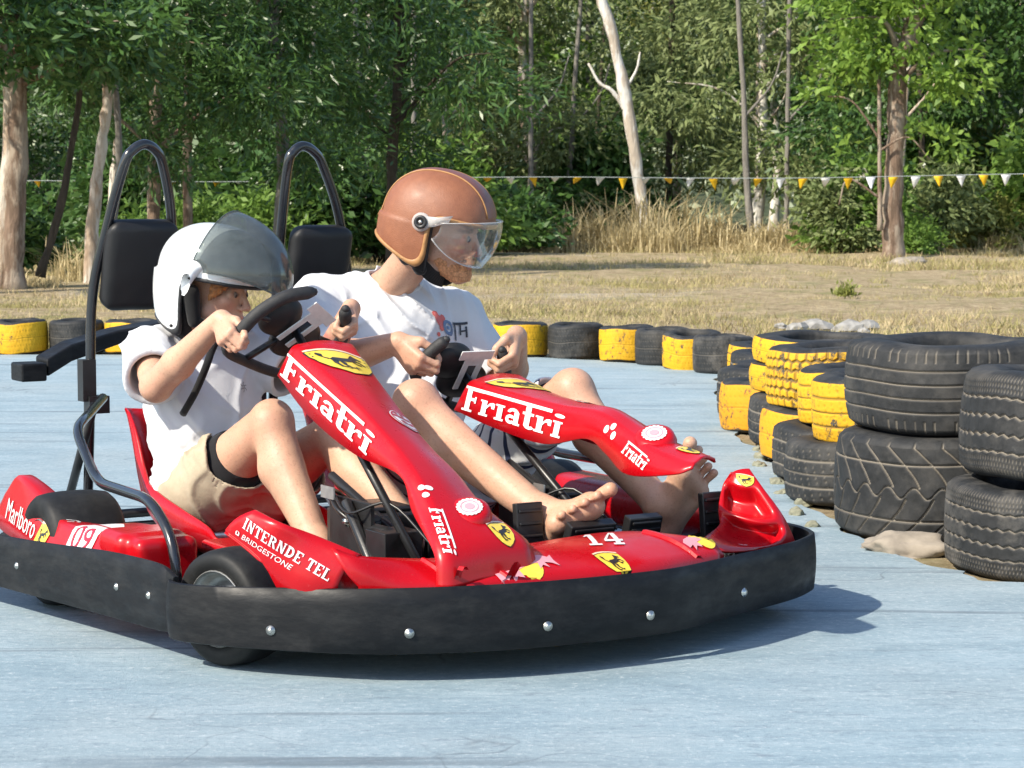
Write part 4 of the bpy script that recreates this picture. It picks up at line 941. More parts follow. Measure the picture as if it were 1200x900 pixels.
# beard, moustache
vol = Vol(HCm - .14, HCm + .14, .003); add_head(vol, HCm, HMm, hs); HEAD.pop()
P = (vol.pts() - HCm) @ HMm / hs
jaw = np.maximum.reduce([P[..., 2] + .066 - .35 * np.maximum(0, .05 - P[..., 1]), .02 - P[..., 1]])
mou = np.maximum(np.abs(P[..., 2] + .055) - .0065, np.abs(P[..., 0]) - .027)
mouth = .0115 - np.sqrt((P[..., 0] / 1.9) ** 2 + (P[..., 2] + .069) ** 2)
rn = .012 * vnoise(vol.pts(), 90, 7) + .010 * vnoise(vol.pts(), 35, 8)
jaw = jaw + rn; mou = mou + rn * .3
reg = np.maximum(np.minimum(jaw, np.maximum(mou, .07 - P[..., 1])), mouth)
vol.d = np.maximum(vol.d - .0026 - .0022 * vnoise(vol.pts(), 170, 4), reg.astype(np.float32)); vol.obj('beard', M_BEARD, man, 1)
# t-shirt
vol = Vol((-1.36, .58, .14), (-.74, 1.44, .92), .0045)
K = lambda a, b, ra, rb, k=.03: vol.add(sd_cap(a, b, ra, rb), k)
vol.add(sd_ell((-.93, .97, .30), (.145, .185, .12)), 0); vol.add(sd_ell((-.985, .975, .46), (.135, .18, .17)), .06); vol.add(sd_ell((-1.06, .98, .64), (.14, .195, .16)), .06)
K((-1.1, .975, .772), m_sh[1], .08, .08); K((-1.09, .975, .772), m_sh[-1], .08, .078)
vol.disp(folds(.015, [((.2, .9, .15), 48, 1.0), ((.3, .6, .6), 56, .9), ((.2, -.7, .55), 44, .9)], 12), .04)
SL = {}
for s_ in (1, -1):
    a, b = np.array(m_sh[s_]), np.array(m_el[s_]); e = a + (b - a) * (.86 if s_ > 0 else .74) + np.array([0, 0, -.012]); SL[s_] = (e, nrm(b - a)); K(a, e, .08, .084 if s_ > 0 else .074, .035)
vol.disp(folds(.005, [((.4, .5, .7), 46, 1.0), ((.6, -.5, .3), 52, 1.0)], 81), .04)
for s_ in (1, -1):
    e, dn = SL[s_]; P = vol.pts(); far = (P - e) @ dn; vol.d = np.where(np.linalg.norm(P - e, axis=-1) < .15, np.maximum(vol.d, far), vol.d).astype(np.float32); vol.cut(sd_cap(e - dn * .05, e + dn * .06, .056, .07), .004)
D0 = vol.d.copy(); NK = sd_cap(np.array(m_nk) + np.array([-.0, 0, .012]), np.array(m_nk) + np.array([.06, .02, .12]), .064, .10); vol.cut(NK, .006)
P = vol.pts(); vol.d = np.maximum(vol.d, (.24 - P[..., 2]).astype(np.float32))
shirt_m = vol.obj('t_shirt', M_SHIRT, man, 3)
vol.d = (np.sqrt((D0 + .003) ** 2 + (NK[0](vol.pts()) - .004) ** 2) - .0085).astype(np.float32); vol.obj('collar', M_SHIRT, shirt_m, 2)
vol = Vol((-1.12, .68, .07), (-.36, 1.42, .64), .005)
vol.add(sd_ell((-.90, .97, .24), (.14, .185, .13)), 0)
for s_, f in ((1, .62), (-1, .93)):
    a, b = np.array(m_hip[s_]), np.array(m_kn[s_]); vol.add(sd_cap(a, a + (b - a) * f, .108, .085 if s_ < 0 else .098), .05)
vol.disp(folds(.012, [((.6, .1, .6), 44, .8), ((.2, .8, .3), 40, .7)], 41), .04)
for s_, f in ((1, .60), (-1, .90)):
    a, b = np.array(m_hip[s_]), np.array(m_kn[s_]); dn = nrm(b - a); e = a + (b - a) * f; P = vol.pts(); far = (P - e) @ dn; side = (P[..., 1] < .97) if s_ > 0 else (P[..., 1] > .97)
    vol.d = np.where((np.linalg.norm(P - e, axis=-1) < .17) & side, np.maximum(vol.d, far), vol.d).astype(np.float32); vol.cut(sd_cap(e - dn * .06, e + dn * .05, .078 if s_ > 0 else .066, .085), .004)
vol.obj('shorts', M_TRUNK, man, 2)

# --- shirt prints
def print_on(shirt, par, c, d, upv, parts):
    bv = bvh_of(shirt); d = Vector(d).normalized(); y = Vector(upv); y = (y - d * y.dot(d)).normalized(); x = y.cross(d)
    first = None
    for k, (polys, s_, mat) in enumerate(parts):
        o = decal('shirt_print', [[(p[0] * s_, p[1] * s_) for p in q] for q in polys], c, x, y, bv, mat, par, .0022 + .0008 * k, .012, d=d)
M_PR_B = printed('black shirt print', (.03, .035, .05), .8, 0); M_PR_R = printed('coral shirt print', (.62, .12, .1), .8, .1, (.8, .8, .8)); M_PR_U = printed('slate blue shirt print', (.12, .18, .3), .8, .1, (.8, .8, .8)); M_PR_Y = printed('ochre shirt print', (.5, .38, .12), .8, .1, (.8, .8, .8))
swirl = []
for a in range(0, 360, 60): swirl += [[(p[0]*math.cos(R(a)) - p[1]*math.sin(R(a)), p[0]*math.sin(R(a)) + p[1]*math.cos(R(a))) for p in q] for q in ring2(.6, 0, .45, .45, .09, 60, 180, 4)]
print_on(shirt, shirt, (-1.02, .50, .545), (.95, .05, .3), (0, 0, 1), [(swirl, .016, M_PR_B)])
fw1 = (.85, .0, .45)
print_on(shirt_m, shirt_m, (-.93, 1.11, .685), fw1, (-.3, 0, 1), [
    ([disc2(-.9, .55, .35, 9), disc2(-.55, .8, .2, 7), disc2(-1.1, .9, .22, 7), disc2(-.85, .15, .18, 7), disc2(-1.1, -.2, .12, 6)], .054, M_PR_R),
    (ring2(-.3, .25, .4, .45, .2, 0, 360, 14) + [disc2(-.3, .25, .12, 8)], .054, M_PR_U),
    ([box2(.2, .55, 1.1, .68), box2(.28, -.25, .38, .6), box2(.62, .05, .72, .6), box2(.72, .2, 1.0, .28), box2(.95, -.1, 1.05, .45), box2(.3, -.75, .4, -.35), box2(.4, -.8, 1.0, -.7), box2(.6, -1.5, .68, -.85), box2(.95, -1.4, 1.03, -.8)], .054, M_PR_B),
    ([disc2(-.7, -.5, .16, 6), disc2(-.2, -.9, .2, 6), disc2(.3, -1.5, .25, 8), disc2(0, -1.9, .2, 8)], .054, M_PR_Y)])

# ------------------------------------------------------------------ helmets
def leather():
    t = NT('tan leather helmet shell'); v = t.coord()
    c = t.ramp(t.noise(v, 26, 6, .65), [(.3, (.21, .075, .035)), (.7, (.285, .11, .053))]); vo = t.n('ShaderNodeTexVoronoi'); vo.inputs['Scale'].default_value = 420; t.l(v, vo.inputs['Vector'])
    t.bsdf(c, .5, 0, t.bump(vo.outputs['Distance'], .4, .0015, t.bump(t.noise(v, 30, 4), .2, .003)), Coat_Weight=.08, Coat_Roughness=.3); return t.m
M_LEATH = leather(); M_LEATH2 = simple('brown leather centre stripe', (.19, .062, .038), .46, 0, .12, 30, .3, 500, Coat_Weight=.2, Coat_Roughness=.3)
M_TAN = simple('ochre leather piping', (.36, .185, .07), .55, 0, .12, 60)
M_HWHITE = simple('white gloss helmet shell', (.74, .76, .77), .16, 0, .04, 10, Coat_Weight=1., Coat_Roughness=.05)
M_LINE = cloth('black helmet lining', (.012, .012, .013)); M_RIMB = simple('black rubber helmet trim', (.02, .02, .021), .45)
def visor_mat(name, tint, opacity, haze):
    t = NT(name); tr = t.n('ShaderNodeBsdfTransparent'); tr.inputs[0].default_value = (*tint, 1)
    gl = t.n('ShaderNodeBsdfGlossy'); gl.inputs['Roughness'].default_value = .04; gl.inputs[0].default_value = (1, 1, 1, 1)
    df = t.n('ShaderNodeBsdfDiffuse'); df.inputs[0].default_value = (*haze, 1)
    fr = t.n('ShaderNodeFresnel'); fr.inputs[0].default_value = 1.5; m1 = t.n('ShaderNodeMixShader'); m2 = t.n('ShaderNodeMixShader')
    sm = t.ramp(t.noise(t.coord(), 16, 5, .6), [(.3, (opacity * .6,) * 3), (.8, (opacity * 1.3,) * 3)])
    t.l(sm, m1.inputs[0]); t.l(tr.outputs[0], m1.inputs[1]); t.l(df.outputs[0], m1.inputs[2]); t.l(t.math('MULTIPLY', fr.outputs[0], .55), m2.inputs[0]); t.l(m1.outputs[0], m2.inputs[1]); t.l(gl.outputs[0], m2.inputs[2]); t.l(m2.outputs[0], t.out.inputs[0]); return t.m
M_CLEAR = visor_mat('clear visor', (.97, .98, .98), .045, (.8, .82, .84)); M_SMOKE = visor_mat('smoke tinted visor', (.46, .50, .50), .2, (.30, .335, .34))
def helmet(par, C, M, rad, zop, y0, rc, zb, m_shell, m_trim, trim_r, flare=0.):
    C = np.array(C); h = .0042; m = .19; vol = Vol(-np.array([m] * 3), np.array([m] * 3), h); P = vol.pts(); x, y, z = P[..., 0], P[..., 1], P[..., 2]
    def ell(off):
        r = np.array(rad) + off; zz = np.where(z < 0, z * .62, z); q = np.stack([x / r[0], (y + .01 * (z < 0)) / r[1], zz / r[2]], -1); n = (np.abs(q) ** 2.25).sum(-1) ** (1 / 2.25); return (n - 1) * min(r)
    a = (y0(z) - y) + rc; b = (z - zop(y)) + rc; op = np.sqrt(np.maximum(a, 0) ** 2 + np.maximum(b, 0) ** 2) + np.minimum(np.maximum(a, b), 0) - rc
    zz_ = z - zb(y); kk = .055; h_ = np.clip(.5 + .5 * (zz_ - op) / kk, 0, 1); cut = zz_ + (op - zz_) * h_ - kk * h_ * (1 - h_); eo = ell(0.); em = ell(-.004); out = {}
    he = empty('helmet', C); he.parent = par; he.rotation_euler = Matrix(M.tolist()).to_euler()
    def mk(name, d, mat, relax=2):
        vol.d = d.astype(np.float32); return vol.obj(name, mat, he, relax)
    sh = mk('shell', np.maximum(np.maximum(eo, -ell(-.012)), -cut), m_shell)
    mk('trim', np.sqrt(cut ** 2 + em ** 2) - trim_r, m_trim)
    mk('lining', np.maximum(np.maximum(ell(-.013), -ell(-.04)), -np.minimum(op + .004, z - zb(y) + .012)), M_LINE, 1)
    return he, sh, ell
# man: tan leather open face helmet
he, sh, _ = helmet(man, HC2, HM2, (.128, .158, .148), lambda y: .028 - .05 * (y - .1), lambda z: .012 + .0 * z, .04, lambda y: -.112 - .36 * np.minimum(y + .02, .02), M_LEATH, M_TAN, .0075)
bv = bvh_of(sh)
def ell_pt(rad, th, ph, off=0.):                 # th around, ph up
    r = np.array(rad) + off; return np.array([r[0] * math.cos(ph) * math.sin(th), r[1] * math.cos(ph) * math.cos(th), r[2] * math.sin(ph)])
def press(bv, p, off):                            # onto the shell along the centre ray
    d = Vector(p).normalized(); hh = bv.ray_cast(d * .4, -d, .4); return np.array(hh[0] + d * off) if hh[0] else np.array(p)
mb = MB(); rows = []
for t in np.linspace(R(-22 + 40), R(190), 30): rows.append([press(bv, (xx, .2 * math.cos(t), .2 * math.sin(t)), .0016) for xx in np.linspace(-.048, .048, 7) * 1.1])
mb.grid(rows, True); mb.build('centre_stripe', M_LEATH2, he)
for sx in (-1, 1):
    mb = MB(); mb.tube([press(bv, (sx * .053, .2 * math.cos(t), .2 * math.sin(t)), .001) for t in np.linspace(R(18), R(185), 30)], .0024, 6); mb.build('seam', M_TAN, he)
M_CLEARW = visor_mat('clear visor arm and edge glare', (.95, .93, .9), .4, (.85, .84, .82))
def lune(rx, ry, rz, b0, b1, mat, par, span, dz=0., name='visor', bow=.0, edge_glare_mat=None):
    P = []
    for b in np.linspace(R(b0), R(b1), 22):
        f = (b - R(b0)) / R(b1 - b0); row = []
        for a in np.linspace(-R(span), R(span), 37):
            q = b + (R(bow) * (1 - f)) * math.sin(a) ** 2; row.append((rx * math.sin(a), ry * math.cos(a) * math.cos(q), rz * math.cos(a) * math.sin(q) + dz))
        P.append(row)
    mb = MB(); mb.grid(P, True); v_ = mb.build(name, mat, par, solid=.002)
    for row, nm in ((P[0], 'lower_edge'), (P[-1], 'upper_edge')): mb = MB(); mb.tube(row, .0019, 6); mb.build(nm, edge_glare_mat or mat, v_)
    return v_
lune(.139, .180, .172, -36, 12, M_CLEAR, he, 74, .008, bow=-16, edge_glare_mat=M_CLEARW)  # whitened edge tubes paint bright glare along the visor rim
for sx in (-1, 1):
    pv = press(bv, (sx * .2, .0 - .012, .012), .0); n_ = Vector((sx, .0, .08)).normalized(); Mx = Matrix(rot_to(n_).tolist())
    mb = MB(); mb.lathe([(.026, 0), (.026, .006), (.018, .0075), (0, .0075)], c=pv, M=Mx, n=24); a_ = mb.build('visor_arm', M_CLEARW, he)
    mb = MB(); pts = [np.array(pv) + np.array([sx * .004, .0, .0]), np.array([sx * .137, .035, .018]), np.array([sx * .127, .072, .034])]
    rows = [[p + np.array([0, .004 * k_, (.018 - .004 * i) * k_]) for k_ in (-1, 0, 1)] for i, p in enumerate(pts)]; mb.grid(rows, True); mb.build('visor_strap', M_CLEARW, a_, solid=.003)
    mb = MB(); mb.lathe([(.0185, .004), (.0185, .0115), (.016, .0135), (.009, .0135), (.009, .0105), (0, .0105)], c=pv, M=Mx, n=24); mb.build('pivot_knob', M_BLK, a_)
    mb = MB(); mb.lathe([(.006, .0105), (.0055, .0135), (0, .0145)], c=pv, M=Mx, n=12); mb.build('pivot_screw', M_STEEL, a_)
for p in ((-.2, -.06, -.10), (-.2, .02 - .06, -.02 - .09), (-.12, -.2, -.06)):
    q = press(bv, p, 0); mb = MB(); mb.lathe([(.0045, -.001), (.004, .002), (0, .0028)], c=q, M=Matrix(rot_to(q).tolist()), n=10); mb.build('rivet', M_STEEL if p[1] > -.1 else M_BLK, he)
def chin_strap(he, M, C, pts, wd, pad):
    mb = MB(); P = [Vector(p) for p in spline(pts, 6)]; rows = []
    for i, p in enumerate(P):
        t = (P[min(i+1, len(P)-1)] - P[max(i-1, 0)]).normalized(); n = Vector((p.x, p.y * .3, 0)).normalized() if abs(p.x) > .01 else Vector((0, 0, -1)); s_ = t.cross(n).normalized()
        rows.append([p + s_ * wd + n * .0, p + s_ * wd + n * .006, p - s_ * wd + n * .006, p - s_ * wd])
    mb.grid(rows, False, closed_u=True); return mb.build('chin_strap', M_LINE, he)
chin_strap(he, None, None, [(-.092, -.035, -.085), (-.082, .0, -.115), (-.06, .03, -.138), (-.02, .05, -.15), (.02, .05, -.15), (.06, .03, -.138), (.085, .0, -.11)], .019, 0)
for sx in (-1, 1):
    vol = Vol((-.14, -.12, -.19), (.14, .1, .02), .005); vol.add(sd_cap((sx * .088, -.045, -.06), (sx * .078, .0, -.125), .024, .02), 0); vol.add(sd_cap((sx * .09, -.06, -.08), (sx * .06, -.05, -.11), .02, .02), .02); vol.obj('cheek_pad', M_LINE, he, 1)
# child: white helmet with a smoke visor pushed up
he2, sh2, _ = helmet(child, HC, HM, (.130, .158, .142), lambda y: -.012 - .05 * (y - .1), lambda z: -.028 + .0 * z, .04, lambda y: -.165 - .45 * np.minimum(y + .06, .03), M_HWHITE, M_RIMB, .0065)
bv = bvh_of(sh2)
lune(.1415, .228, .172, -13, 80, M_SMOKE, he2, 80, .012, bow=16)
for sx in (-1, 1):
    pv = press(bv, (sx * .2, .004, .03), .0); n_ = Vector((sx, .0, .12)).normalized(); Mx = Matrix(rot_to(n_).tolist())
    vol = Vol((-.16, -.1, -.14), (.16, .1, .12), .005)
    c_ = np.array(pv) + np.array([sx * -.002, 0, 0]); vol.add(sd_cap(c_, c_ + np.array([-.004 * sx, .012, .012]), .012, .01), 0)
    q1 = press(bv, (sx * .2, -.002, -.06), .0); q2 = press(bv, (sx * .2, -.04, .04), 0); q3 = press(bv, (sx * .2, .05, .05), 0); q4 = press(bv, (sx * .2, .0, -.11), 0)
    for q, r_ in ((q1, .010), (q2, .009), (q3, .011), (q4, .006)): vol.add(sd_cap(c_, np.array(q) * np.array([.985, 1, 1]), .012, r_), .02)
    a_ = vol.obj('visor_mount', M_HWHITE, he2, 2)
    mb = MB(); mb.lathe([(.0185, 0), (.0185, .0125), (.0165, .0148), (0, .0148)], c=c_, M=Mx, n=24); mb.build('pivot_knob', M_BLK, a_)
    q = press(bv, (sx * .2, .0, -.135), 0); mb = MB(); mb.lathe([(.005, -.001), (.0045, .0025), (0, .003)], c=q, M=Matrix(rot_to(q).tolist()), n=10); mb.build('rivet', M_BLK, he2)
# brow script on the shell
scr = [box2(-1, -.05, -.2, .12), [(-.2, .2), (.1, .32), (.35, .1), (.6, .3), (1, .05), (.9, -.15), (.45, -.02), (.3, -.3), (.05, -.02), (-.2, -.12)], [(-.7, .12), (-.4, .3), (-.35, .12)]]
b_ = decal('brow_script', [[(p[0]*.03, p[1]*.03) for p in q] for q in scr], press(bv, (.012, .2, .03), 0), Vector((-1, .05, 0)).normalized(), Vector((0, -.2, 1)).normalized(), bv, M_BLK, he2, .002, .012)
chin_strap(he2, None, None, [(-.1, -.02, -.115), (-.085, .02, -.13), (-.06, .045, -.142), (.0, .062, -.15), (.06, .045, -.142), (.09, .02, -.12)], .011, 0)
mb = MB(); mb.tube(spline([(-.905, .385, .725), (-.885, .36, .695), (-.89, .34, .655), (-.885, .32, .61), (-.935, .31, .54), (-1.0, .302, .478)], 6), .0105, 8); mb.build('loose_strap', M_LINE, child)
for sx in (-1, 1):
    vol = Vol((-.14, -.12, -.19), (.14, .1, .02), .005); vol.add(sd_cap((sx * .1, -.01, -.05), (sx * .088, .005, -.125), .024, .018), 0); vol.obj('cheek_pad', M_LINE, he2, 1)
vol = Vol((-1.08, .28, .68), (-.86, .48, .88), .0035)
for k in range(22):
    f = k / 21; p0 = HC + HM @ np.array([.080 - .03 * f, .045 + .05 * f, .015]); p1 = HC + HM @ np.array([.082 - .02 * f + .004 * math.sin(k * 5), .035 + .045 * f, -.065 + .05 * f + .006 * math.sin(k * 3)]); vol.add(sd_cap(p0, p1, .0065, .003), .003)
vol.d = vol.d + .002 * vnoise(vol.pts(), 140, 2).astype(np.float32); vol.obj('hair', M_HAIR, child, 1)
# ------------------------------------------------------------------ ground and track
def ground_mat():
    t = NT('dry grass and dirt'); v = t.coord()
    big = t.noise(v, .35, 5, .6); mid = t.noise(v, 2.2, 6, .65); fine = t.noise(t.coord('Object', (1, 1, 1)), 9, 10, .9)
    c = t.ramp(fine, [(.34, (.14, .10, .055)), (.5, (.40, .315, .195)), (.66, (.64, .53, .36))])
    g = t.ramp(fine, [(.3, (.11, .13, .04)), (.7, (.30, .30, .12))])
    c = t.mix(t.ramp(mid, [(.50, (0, 0, 0)), (.66, (.7,) * 3)]), c, g)
    c = t.mix(t.ramp(big, [(.56, (0, 0, 0)), (.70, (.7,) * 3)]), c, t.ramp(fine, [(.36, (.34, .29, .22)), (.6, (.60, .54, .44))]))
    s = t.n('ShaderNodeSeparateXYZ'); t.l(v, s.inputs[0])
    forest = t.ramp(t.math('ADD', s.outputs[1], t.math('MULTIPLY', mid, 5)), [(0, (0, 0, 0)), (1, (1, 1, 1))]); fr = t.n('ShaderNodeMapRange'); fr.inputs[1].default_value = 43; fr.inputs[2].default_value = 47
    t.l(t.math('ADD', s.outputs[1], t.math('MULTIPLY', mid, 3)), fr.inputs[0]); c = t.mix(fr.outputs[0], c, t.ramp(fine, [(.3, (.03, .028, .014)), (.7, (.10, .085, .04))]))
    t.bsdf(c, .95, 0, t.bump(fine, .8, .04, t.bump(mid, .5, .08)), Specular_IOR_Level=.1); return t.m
def track_mat():
    t = NT('blue painted concrete'); v = t.coord(); rot = t.n('ShaderNodeMapping'); rot.inputs['Rotation'].default_value = (0, 0, R(-14)); rot.inputs['Scale'].default_value = (1.3, 3.2, 1); t.l(v, rot.inputs[0]); sv = rot.outputs[0]
    a = t.noise(sv, 1.6, 7, .72, .4); b = t.noise(v, .9, 5, .6); f = t.noise(v, 48, 8, .85); st = t.noise(sv, 7, 6, .75)
    c = t.ramp(a, [(.28, (.20, .285, .335)), (.5, (.265, .355, .405)), (.72, (.355, .445, .49))])
    c = t.mix(t.ramp(b, [(.42, (0, 0, 0)), (.68, (.5,) * 3)]), c, (.31, .36, .375))
    c = t.mix(t.ramp(st, [(.56, (0, 0, 0)), (.70, (.55,) * 3)]), c, (.135, .17, .21))
    c = t.mix(t.ramp(f, [(.54, (0, 0, 0)), (.63, (.75,) * 3)]), c, (.52, .58, .60)); c = t.mix(t.ramp(f, [(.34, (.6,) * 3), (.46, (0, 0, 0))]), c, (.12, .165, .21))
    rm = t.n('ShaderNodeMapping'); rm.inputs['Rotation'].default_value = (0, 0, R(24)); rm.inputs['Scale'].default_value = (.12, 1.6, 1); t.l(v, rm.inputs[0])
    mk = t.noise(rm.outputs[0], 2.4, 4, .6, .6); c = t.mix(t.ramp(mk, [(.60, (0, 0, 0)), (.66, (.7,) * 3), (.72, (.15,) * 3)]), c, (.10, .13, .155))
    bm_ = t.n('ShaderNodeMapping'); bm_.inputs['Rotation'].default_value = (0, 0, R(-20)); bm_.inputs['Scale'].default_value = (3.2, 17, 1); t.l(v, bm_.inputs[0]); brv = bm_.outputs[0]
    br = t.noise(brv, 3, 7, .8); c = t.mix(t.ramp(br, [(.34, (.5,) * 3), (.47, (0, 0, 0)), (.56, (0, 0, 0)), (.68, (.4,) * 3)]), c, t.mix(t.ramp(br, [(.5, (0, 0, 0)), (.51, (1, 1, 1))]), (.15, .20, .25), (.46, .52, .56)))
    vo = t.n('ShaderNodeTexVoronoi', feature='DISTANCE_TO_EDGE'); vo.inputs['Scale'].default_value = .9; dv = t.n('ShaderNodeVectorMath', operation='ADD'); nz = t.n('ShaderNodeTexNoise'); nz.inputs['Scale'].default_value = 2.5; t.l(v, nz.inputs['Vector']); t.l(v, dv.inputs[0]); t.l(nz.outputs['Color'], dv.inputs[1]); t.l(dv.outputs[0], vo.inputs['Vector']); c = t.mix(t.math('MULTIPLY', t.ramp(vo.outputs['Distance'], [(0, (1, 1, 1)), (.006, (0, 0, 0))]), t.ramp(b, [(.5, (0, 0, 0)), (.6, (.55,) * 3)])), c, (.07, .09, .11))
    t.bsdf(c, t.ramp(a, [(.3, (.62,) * 3), (.7, (.8,) * 3)]), 0, t.bump(f, .8, .004, t.bump(st, .25, .004)), Specular_IOR_Level=.3); return t.m
M_GROUND = ground_mat(); M_TRACK = track_mat()
xs = np.concatenate([np.linspace(-400, -30, 12), np.linspace(-26, 26, 105), np.linspace(30, 400, 12)]); ys = np.concatenate([np.linspace(-60, 4, 8), np.linspace(5, 70, 131), np.linspace(75, 900, 20)])
X, Y = np.meshgrid(xs, ys, indexing='ij'); P = np.stack([X, Y, 0 * X], -1)
Z = -.012 + np.clip((Y - 15.3) / 4, 0, 1) * (X < 40) * (.05 + .05 * vnoise(P, .35, 1) + .03 * vnoise(P, 1.3, 2)) * (Y < 200) + .012 * np.clip((X - 1.3) / .5, 0, 1) * vnoise(P, 2, 3)
nx, ny = X.shape; ii = np.arange(nx * ny).reshape(nx, ny); Q = np.stack([ii[:-1, :-1], ii[1:, :-1], ii[1:, 1:], ii[:-1, 1:]], -1).reshape(-1, 4)
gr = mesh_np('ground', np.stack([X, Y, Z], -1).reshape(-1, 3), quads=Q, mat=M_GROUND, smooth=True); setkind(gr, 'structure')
edge = spline([(4.5, 5.2, 0), (2.3, 5.85, 0), (1.45, 6.15, 0), (1.24, 6.42, 0), (1.1, 6.95, 0), (1.03, 7.6, 0), (1.02, 8.4, 0), (1.03, 9.2, 0), (1.0, 10.0, 0), (1.06, 11.2, 0), (1.13, 12.5, 0), (1.2, 13.4, 0), (1.0, 13.9, 0), (.72, 14.28, 0), (.4, 14.6, 0), (0, 14.8, 0), (-1.5, 14.95, 0), (-3.5, 15.0, 0), (-9, 14.9, 0), (-30, 14.5, 0)], 14)
e2 = [(p[0] + .02 * math.sin(i * .5) + .012 * math.sin(i * 1.1), p[1] + .015 * math.sin(i * .7), 0) for i, p in enumerate(edge)]
mb = MB(); poly = e2 + [(-30, -20, 0), (30, -20, 0), (30, 4.2, 0), (9, 4.6, 0)]; n = len(poly)
tri = poly_tris([(p[0], p[1]) for p in poly]); mb.add(poly, [tuple(t) for t in tri])
lo = [(p[0], p[1], -.03) for p in poly]; mb.add(poly + lo, [(i, (i + 1) % n, n + (i + 1) % n, n + i) for i in range(n)])
tr = mb.build('race_track', M_TRACK); setkind(tr, 'structure')
# hill that closes the view behind the wood
ys = np.linspace(70, 330, 27); xs = np.linspace(-190, 190, 39); X, Y = np.meshgrid(xs, ys, indexing='ij'); P = np.stack([X, Y, 0 * X], -1)
Z = -1 + np.clip((Y - 74) / 150, 0, 1) ** 1.2 * 62 * (1 + .25 * vnoise(P, .012, 5)); nx, ny = X.shape; ii = np.arange(nx * ny).reshape(nx, ny); Q = np.stack([ii[:-1, :-1], ii[1:, :-1], ii[1:, 1:], ii[:-1, 1:]], -1).reshape(-1, 4)
hill = mesh_np('hill', np.stack([X, Y, Z], -1).reshape(-1, 3), quads=Q, mat=simple('wooded hillside', (.05, .065, .03), .95, 0, .4, .6, .3, 3), smooth=True); setkind(hill, 'structure')

# ------------------------------------------------------------------ old tyres
def tyre_mat(name, paint=None, dust=.38):
    t = NT(name); v = t.coord(); at = t.n('ShaderNodeAttribute', attribute_name='groove'); side = t.n('ShaderNodeAttribute', attribute_name='side')
    oi = t.n('ShaderNodeObjectInfo'); off = t.n('ShaderNodeVectorMath', operation='ADD'); t.l(v, off.inputs[0]); t.l(t.math('MULTIPLY', oi.outputs['Random'], 31.), off.inputs[1]); vv = off.outputs[0]
    n1 = t.noise(vv, 5, 6, .7); n2 = t.noise(vv, 26, 6, .75); n3 = t.noise(vv, 2.2, 4)
    rub = t.ramp(n2, [(.3, (.011, .012, .0125)), (.65, (.026, .027, .028)), (.85, (.085, .082, .075))])
    rub = t.mix(t.ramp(n1, [(.48, (0, 0, 0)), (.72, (dust,) * 3)]), rub, (.15, .14, .125))
    g = t.mix(at.outputs['Fac'], rub, (.21, .185, .15) if paint is None else (.03, .026, .02))
    c = g
    if paint:
        p = t.ramp(n3, [(.3, tuple(a * .82 for a in paint)), (.7, paint)]); p = t.mix(t.ramp(n2, [(.6, (0, 0, 0)), (.75, (.5,) * 3)]), p, (.42, .25, .05))
        wear = t.ramp(t.math('ADD', t.math('MULTIPLY', n2, .6), t.math('MULTIPLY', n1, .5)), [(.585, (1, 1, 1)), (.66, (0, 0, 0))])
        m = t.math('MULTIPLY', wear, t.math('SUBTRACT', 1., t.math('MULTIPLY', at.outputs['Fac'], .75))); sd = t.math('SUBTRACT', 1., t.ramp(t.math('ADD', side.outputs['Fac'], t.math('MULTIPLY', t.math('SUBTRACT', n1, .5), .5)), [(.45, (0, 0, 0)), (.6, (1, 1, 1))]))
        c = t.mix(t.math('MULTIPLY', m, sd), rub, p)
    t.bsdf(c, t.ramp(n1, [(.3, (.55,) * 3), (.7, (.8,) * 3)]), 0, t.bump(n2, .35, .004), Specular_IOR_Level=.35); return t.m
M_TB = tyre_mat('weathered black tyre rubber'); M_TBL = tyre_mat('grey worn tyre rubber', None, .8); M_TY = tyre_mat('yellow painted tyre', (.68, .375, .012)); M_TY2 = tyre_mat('orange yellow painted tyre', (.66, .30, .010))
def tri_(x): return np.abs((x % 1) * 2 - 1) * 2 - 1
def pattern(kind, u, v, seed):
    """groove depth 0..1 over the tread: u turns 0..1, v across -1..1"""
    g = np.zeros_like(u); ln = lambda d, w_: np.clip(1.6 - np.abs(d) / w_, 0, 1)
    if kind == 'rib':
        for c in (-.55, -.18, .18, .55): g = np.maximum(g, ln(v - c, .022))
        g = np.maximum(g, .6 * ln(tri_(u * 70) - .8, .12) * (np.abs(v) > .75))
    elif kind == 'zig':
        for c, a in ((-.6, .02), (-.22, .035), (.2, .035), (.6, .02)): g = np.maximum(g, ln(v - c - a * tri_(u * 56), .022))
        g = np.maximum(g, .5 * ln(tri_(u * 90 + v), .14) * (np.abs(v) > .7))
    elif kind == 'dir':
        for c in (-.62, .62): g = np.maximum(g, ln(v - c, .02))
        a = np.abs(v); g = np.maximum(g, ln(tri_(u * 26 + .42 * a ** 1.6 * 3 * np.where(v > 0, 1, 1) + .5 * (v > 0)) - .94, .07) * (a > .12))
        g = np.maximum(g, ln(v - .12 * np.sin(u * 26 * 6.283), .014))
    elif kind == 'knob':
        for c in (-.72, -.36, 0, .36, .72): g = np.maximum(g, ln(v - c - .05 * tri_(u * 44 + (c > .1) * .5), .05))
        g = np.maximum(g, ln(tri_(u * 44 + .5 * (np.floor((v + 1.08) / .36) % 2)) - .75, .2))
    elif kind == 'road':
        for c in (-.5, 0, .5): g = np.maximum(g, ln(v - c, .025))
        g = np.maximum(g, .45 * ln(tri_(u * 48 + v * .8) - .93, .06))
    elif kind == 'slick':
        g = np.maximum(g, .35 * ln(v, .02)); g = np.maximum(g, .3 * ln(tri_(u * 30 + 2 * v), .05))
    return g
TM = {}
